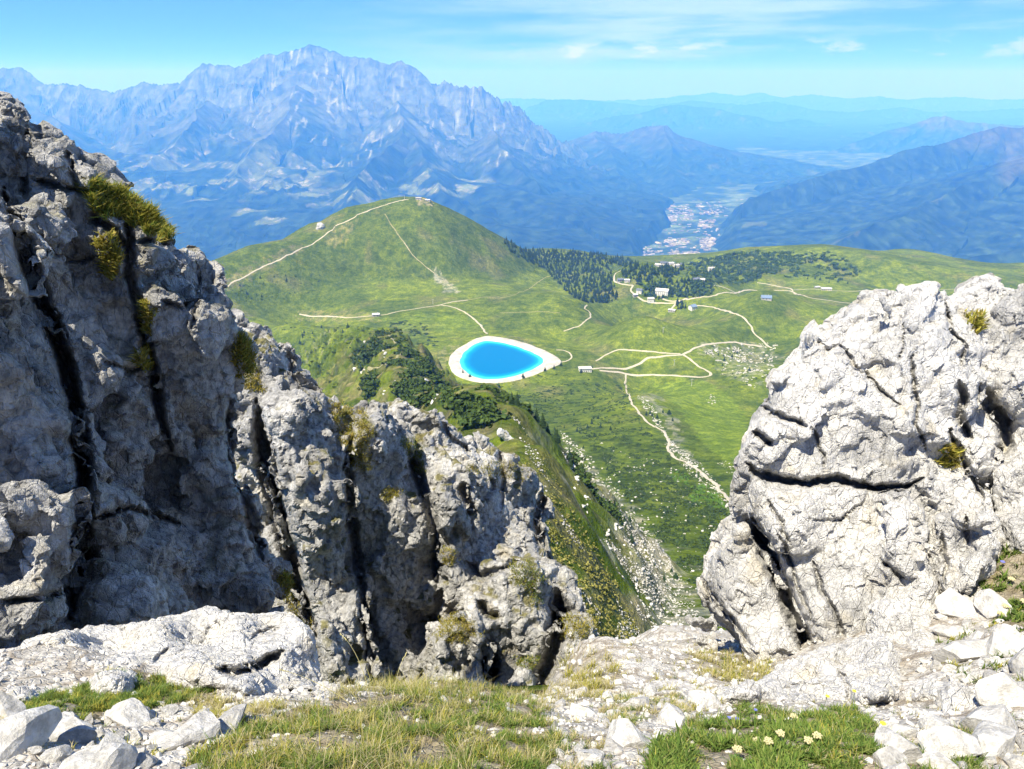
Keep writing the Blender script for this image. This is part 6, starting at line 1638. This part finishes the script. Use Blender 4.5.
for i, (lab, poly, n) in enumerate([
    ('upright ochre moss strip in the shaded gully by the long boulder', [(280, 574), (292, 570), (298, 584), (306, 600), (314, 622), (308, 632), (296, 620), (284, 598)], 330),
    ('large ochre grass patch on the left shoulder of the craggy ridge', [(236, 342), (244, 338), (252, 352), (258, 372), (264, 392), (252, 392), (240, 384), (234, 362)], 420),
    ('yellowish grass patch in the saddle of the ridge, left of its summit', [(330, 402), (345, 404), (362, 412), (374, 426), (368, 452), (356, 458), (344, 450), (336, 430)], 520),
    ('round ochre cushion on the shaded face of the ridge', [(378, 488), (390, 486), (402, 490), (398, 500), (384, 500)], 110),
    ('ochre patch under the summit block of the ridge', [(350, 456), (362, 452), (374, 456), (372, 468), (356, 470)], 120),
    ('yellow-green patch at the top of the main pinnacle', [(400, 440), (414, 438), (424, 452), (426, 476), (416, 474), (406, 460)], 200),
    ('grassy strip along the right shoulder of the main pinnacle', [(462, 470), (480, 462), (510, 462), (534, 472), (520, 482), (490, 478)], 220),
    ('small moss cushion at the centre of the main pinnacle', [(440, 550), (452, 548), (454, 562), (444, 564)], 70),
    ('green and yellow patch on the right half of the ridge', [(512, 562), (528, 560), (540, 572), (542, 600), (532, 606), (520, 588), (508, 578)], 300),
    ('long mossy patch low on the ridge, left of the dark caves', [(438, 616), (456, 612), (470, 622), (480, 636), (466, 644), (448, 644), (438, 632)], 300),
    ('yellow mossy patch at the right foot of the ridge', [(560, 620), (574, 614), (596, 614), (600, 630), (584, 640), (566, 636)], 300),
    ('round green cushion between the two dark caves of the ridge', [(514, 658), (526, 654), (538, 660), (534, 670), (520, 670)], 120),
    ('moss streak below the grass ledge of the left cliff', [(98, 240), (110, 236), (120, 250), (118, 280), (106, 276)], 200),
    ('small moss tuft in the middle of the left cliff', [(138, 350), (150, 352), (154, 366), (146, 372), (138, 364)], 110),
    ('mossy seam in the right-hand cleft of the left cliff', [(144, 300), (154, 312), (152, 334), (144, 326)], 90),
    ('dry grass tuft in the cleft of the white crag', [(942, 448), (952, 446), (958, 462), (950, 472), (942, 462)], 60),
    ('ochre lichen-like turf near the top right of the crag', [(965, 316), (978, 314), (984, 324), (974, 334)], 30)]):
    ledge_grass('moss_patch', lab, 'moss', poly, n, .03, .09, dict(ochre=.5, yel=.4, green=.1) if 'green' not in lab else dict(yel=.5, green=.4, ochre=.1), .008, None, 40 + i * 3, 9, 4, 'mossy patches on the rocks')

# ---- flowers
M_stem = flat_mat('stem', (0.12, 0.18, 0.04)); M_yellow = flat_mat('yellow_petals', (0.80, 0.62, 0.03), 0.6, .05); M_cream = flat_mat('cream_florets', (0.48, 0.43, 0.24), .8, .12, 60); M_blue = flat_mat('blue_petals', (0.16, 0.18, 0.55), .6, .1); M_leafy = flat_mat('plant_leaves', (0.09, 0.19, 0.03), .6, .25, 20)
def tube_np(p0, p1, r0, r1, k=6):
    p0, p1 = Vector(p0), Vector(p1); d = (p1 - p0).normalized(); a = d.orthogonal().normalized(); b = d.cross(a); bm_v = []
    for p, r_ in ((p0, r0), (p1, r1)):
        for i in range(k): t = 2 * math.pi * i / k; bm_v.append(p + a * math.cos(t) * r_ + b * math.sin(t) * r_)
    return np.array([v[:] for v in bm_v]), np.array([(i, (i + 1) % k, k + (i + 1) % k, k + i) for i in range(k)])
def flower(u, v, hgt, kind, label, seed, group=None, R_=0.012):
    h = cast_near(u, v)
    if h is None: return
    r = random.Random(seed); base = h[0]
    t = empty({'yellow': 'yellow_flower', 'cream': 'cream_flower', 'blue': 'blue_flower'}[kind], tuple(base), r.uniform(0, 6))
    top = Vector((r.uniform(-.01, .01), r.uniform(-.01, .01), hgt))
    V, F = tube_np((0, 0, -.01), top, .0011, .0008); link_mesh('stem', np_mesh('stem', V, F, M_stem, True), t)
    bm = bmesh.new()
    if kind == 'cream':
        for k in range(16):
            a = k * 2.4; q = R_ * 1.5 * math.sqrt(k / 16); m = Matrix.Translation(top + Vector((math.cos(a) * q, math.sin(a) * q, .004 - q * q * 8)))
            bmesh.ops.create_icosphere(bm, subdivisions=1, radius=R_ * .42, matrix=m)
        mt = M_cream
    else:
        npet = 12 if kind == 'yellow' else 5
        for k in range(npet):
            a = 2 * math.pi * k / npet; ca, sa = math.cos(a), math.sin(a); w = R_ * (.28 if kind == 'yellow' else .55)
            P_ = [(ca * .003, sa * .003, 0), (ca * R_ * .6 - sa * w, sa * R_ * .6 + ca * w, .002), (ca * R_, sa * R_, .004), (ca * R_ * .6 + sa * w, sa * R_ * .6 - ca * w, .002)]
            vs = [bm.verts.new(top + Vector(p)) for p in P_]; bm.faces.new(vs)
        bmesh.ops.create_icosphere(bm, subdivisions=1, radius=R_ * .3, matrix=Matrix.Translation(top))
        mt = M_yellow if kind == 'yellow' else M_blue
    bm_obj('flower_head', bm, mt, t)
    bm = bmesh.new()
    for k in range(4):
        a = k * 1.6 + r.random(); L_ = .02; ca, sa = math.cos(a), math.sin(a); vs = [bm.verts.new(p) for p in ((0, 0, .004), (ca * L_ * .5 - sa * .003, sa * L_ * .5 + ca * .003, .010), (ca * L_, sa * L_, .008), (ca * L_ * .5 + sa * .003, sa * L_ * .5 - ca * .003, .010))]; bm.faces.new(vs)
    bm_obj('leaf', bm, M_leafy, t)
    tag(t, label, 'flower', group)
flower(852, 706, .075, 'yellow', 'yellow flower on a thin stem before the white slab, right of the pair', 1, R_=.010)
flower(823, 708, .075, 'yellow', 'yellow flower on a thin stem before the white slab, left of the pair', 2, R_=.010)
flower(879, 738, .06, 'yellow', 'yellow flower low among leaves, left of the square white block', 3, R_=.011)
for i, (u, v) in enumerate([(792, 716), (757, 740), (780, 734), (817, 738), (736, 752), (770, 745), (806, 742)]): flower(u, v + 8, .035, 'cream', 'cream flower cluster in the leafy plants at the bottom right', 10 + i, 'cream flowers in the leafy plants', .009)
for i, (u, v) in enumerate([(1003, 605), (1010, 578), (1000, 612), (1020, 600)]): flower(u, v + 8, .05, 'cream', 'cream flower cluster among the plants at the right edge', 20 + i, 'cream flowers at the right edge', .013)
for i, (u, v) in enumerate([(728, 724), (738, 722), (755, 712), (706, 738)]): flower(u, v + 3, .03, 'blue', 'tiny pale blue flower in the turf left of the cream flowers', 30 + i, 'tiny blue flowers in the turf', .008)
flower(1001, 568, .05, 'blue', 'violet flower among the plants at the right edge', 35, R_=.016)
# tall bent grass stalks at the lip of the drop
def stalk(u, v, pts, label, seed):
    h = cast_near(u, v)
    if h is None: return
    base = h[0]; t = empty('grass_stalk', tuple(base)); Vs, Fs, off = [], [], 0; prev = Vector((0, 0, -.01)); n = len(pts)
    for i, p in enumerate(pts):
        p = Vector(p); V, F = tube_np(prev, p, .0016 * (1 - .7 * i / n), .0016 * (1 - .7 * (i + 1) / n), 5); Vs.append(V); Fs.append(F + off); off += len(V); prev = p
    link_mesh('stem', np_mesh('stem', np.concatenate(Vs), np.concatenate(Fs), M_dry, True), t)
    bm = bmesh.new()
    for k in range(7): bmesh.ops.create_icosphere(bm, subdivisions=1, radius=.0028, matrix=Matrix.Translation(prev - (prev - Vector(pts[-2])).normalized() * .005 * k + Vector((random.uniform(-.002, .002), 0, 0))))
    bm_obj('seed_head', bm, M_dry, t); tag(t, label, 'grass')
M_dry = flat_mat('dry_stalk', (0.42, 0.38, 0.18))
def arc(L_, dx, dy, bend, n=9):
    return [(dx * (i / n) ** bend, dy * (i / n), L_ * (i / n) * (1 - .25 * (i / n) ** 2)) for i in range(1, n + 1)]
stalk(372, 712, arc(.34, -.11, .1, 1.6), 'tall thin dry stalk leaning left over the dark drop', 1)
stalk(352, 706, arc(.16, -.26, .05, 1.2), 'thin stalk bending low to the left over the dark drop', 2)
stalk(392, 708, arc(.22, .05, .1, 1.5), 'thin upright dry stalk at the lip, right of the leaning ones', 3)
stalk(362, 712, arc(.12, -.07, .03, 1.5), 'short dry stalk beside the leaning tall one', 4)
# ================================================================== the air
def haze():
    x0, x1, y0, y1, z0, z1 = -140000, 140000, -3000, 100000, -2600, 1400
    V = np.array([(x, y, z) for x in (x0, x1) for y in (y0, y1) for z in (z0, z1)], float)
    F = np.array([(0, 1, 3, 2), (4, 6, 7, 5), (0, 4, 5, 1), (2, 3, 7, 6), (0, 2, 6, 4), (1, 5, 7, 3)])
    m = bpy.data.materials.new('haze'); m.use_nodes = True
    t = m.node_tree; t.nodes.clear()
    out = N(t, 'ShaderNodeOutputMaterial'); pv = N(t, 'ShaderNodeVolumePrincipled')
    pv.inputs['Color'].default_value = (0.07, 0.30, 1.0, 1)
    pv.inputs['Absorption Color'].default_value = (0.96, 0.90, 1, 1)
    pv.inputs['Density'].default_value = 1.08e-4
    pv.inputs['Anisotropy'].default_value = 0.0
    t.links.new(pv.outputs[0], out.inputs['Volume'])
    o = link_mesh('haze', np_mesh('haze', V, F, m)); o['kind'] = 'stuff'
    o.display_type = 'WIRE'
haze()
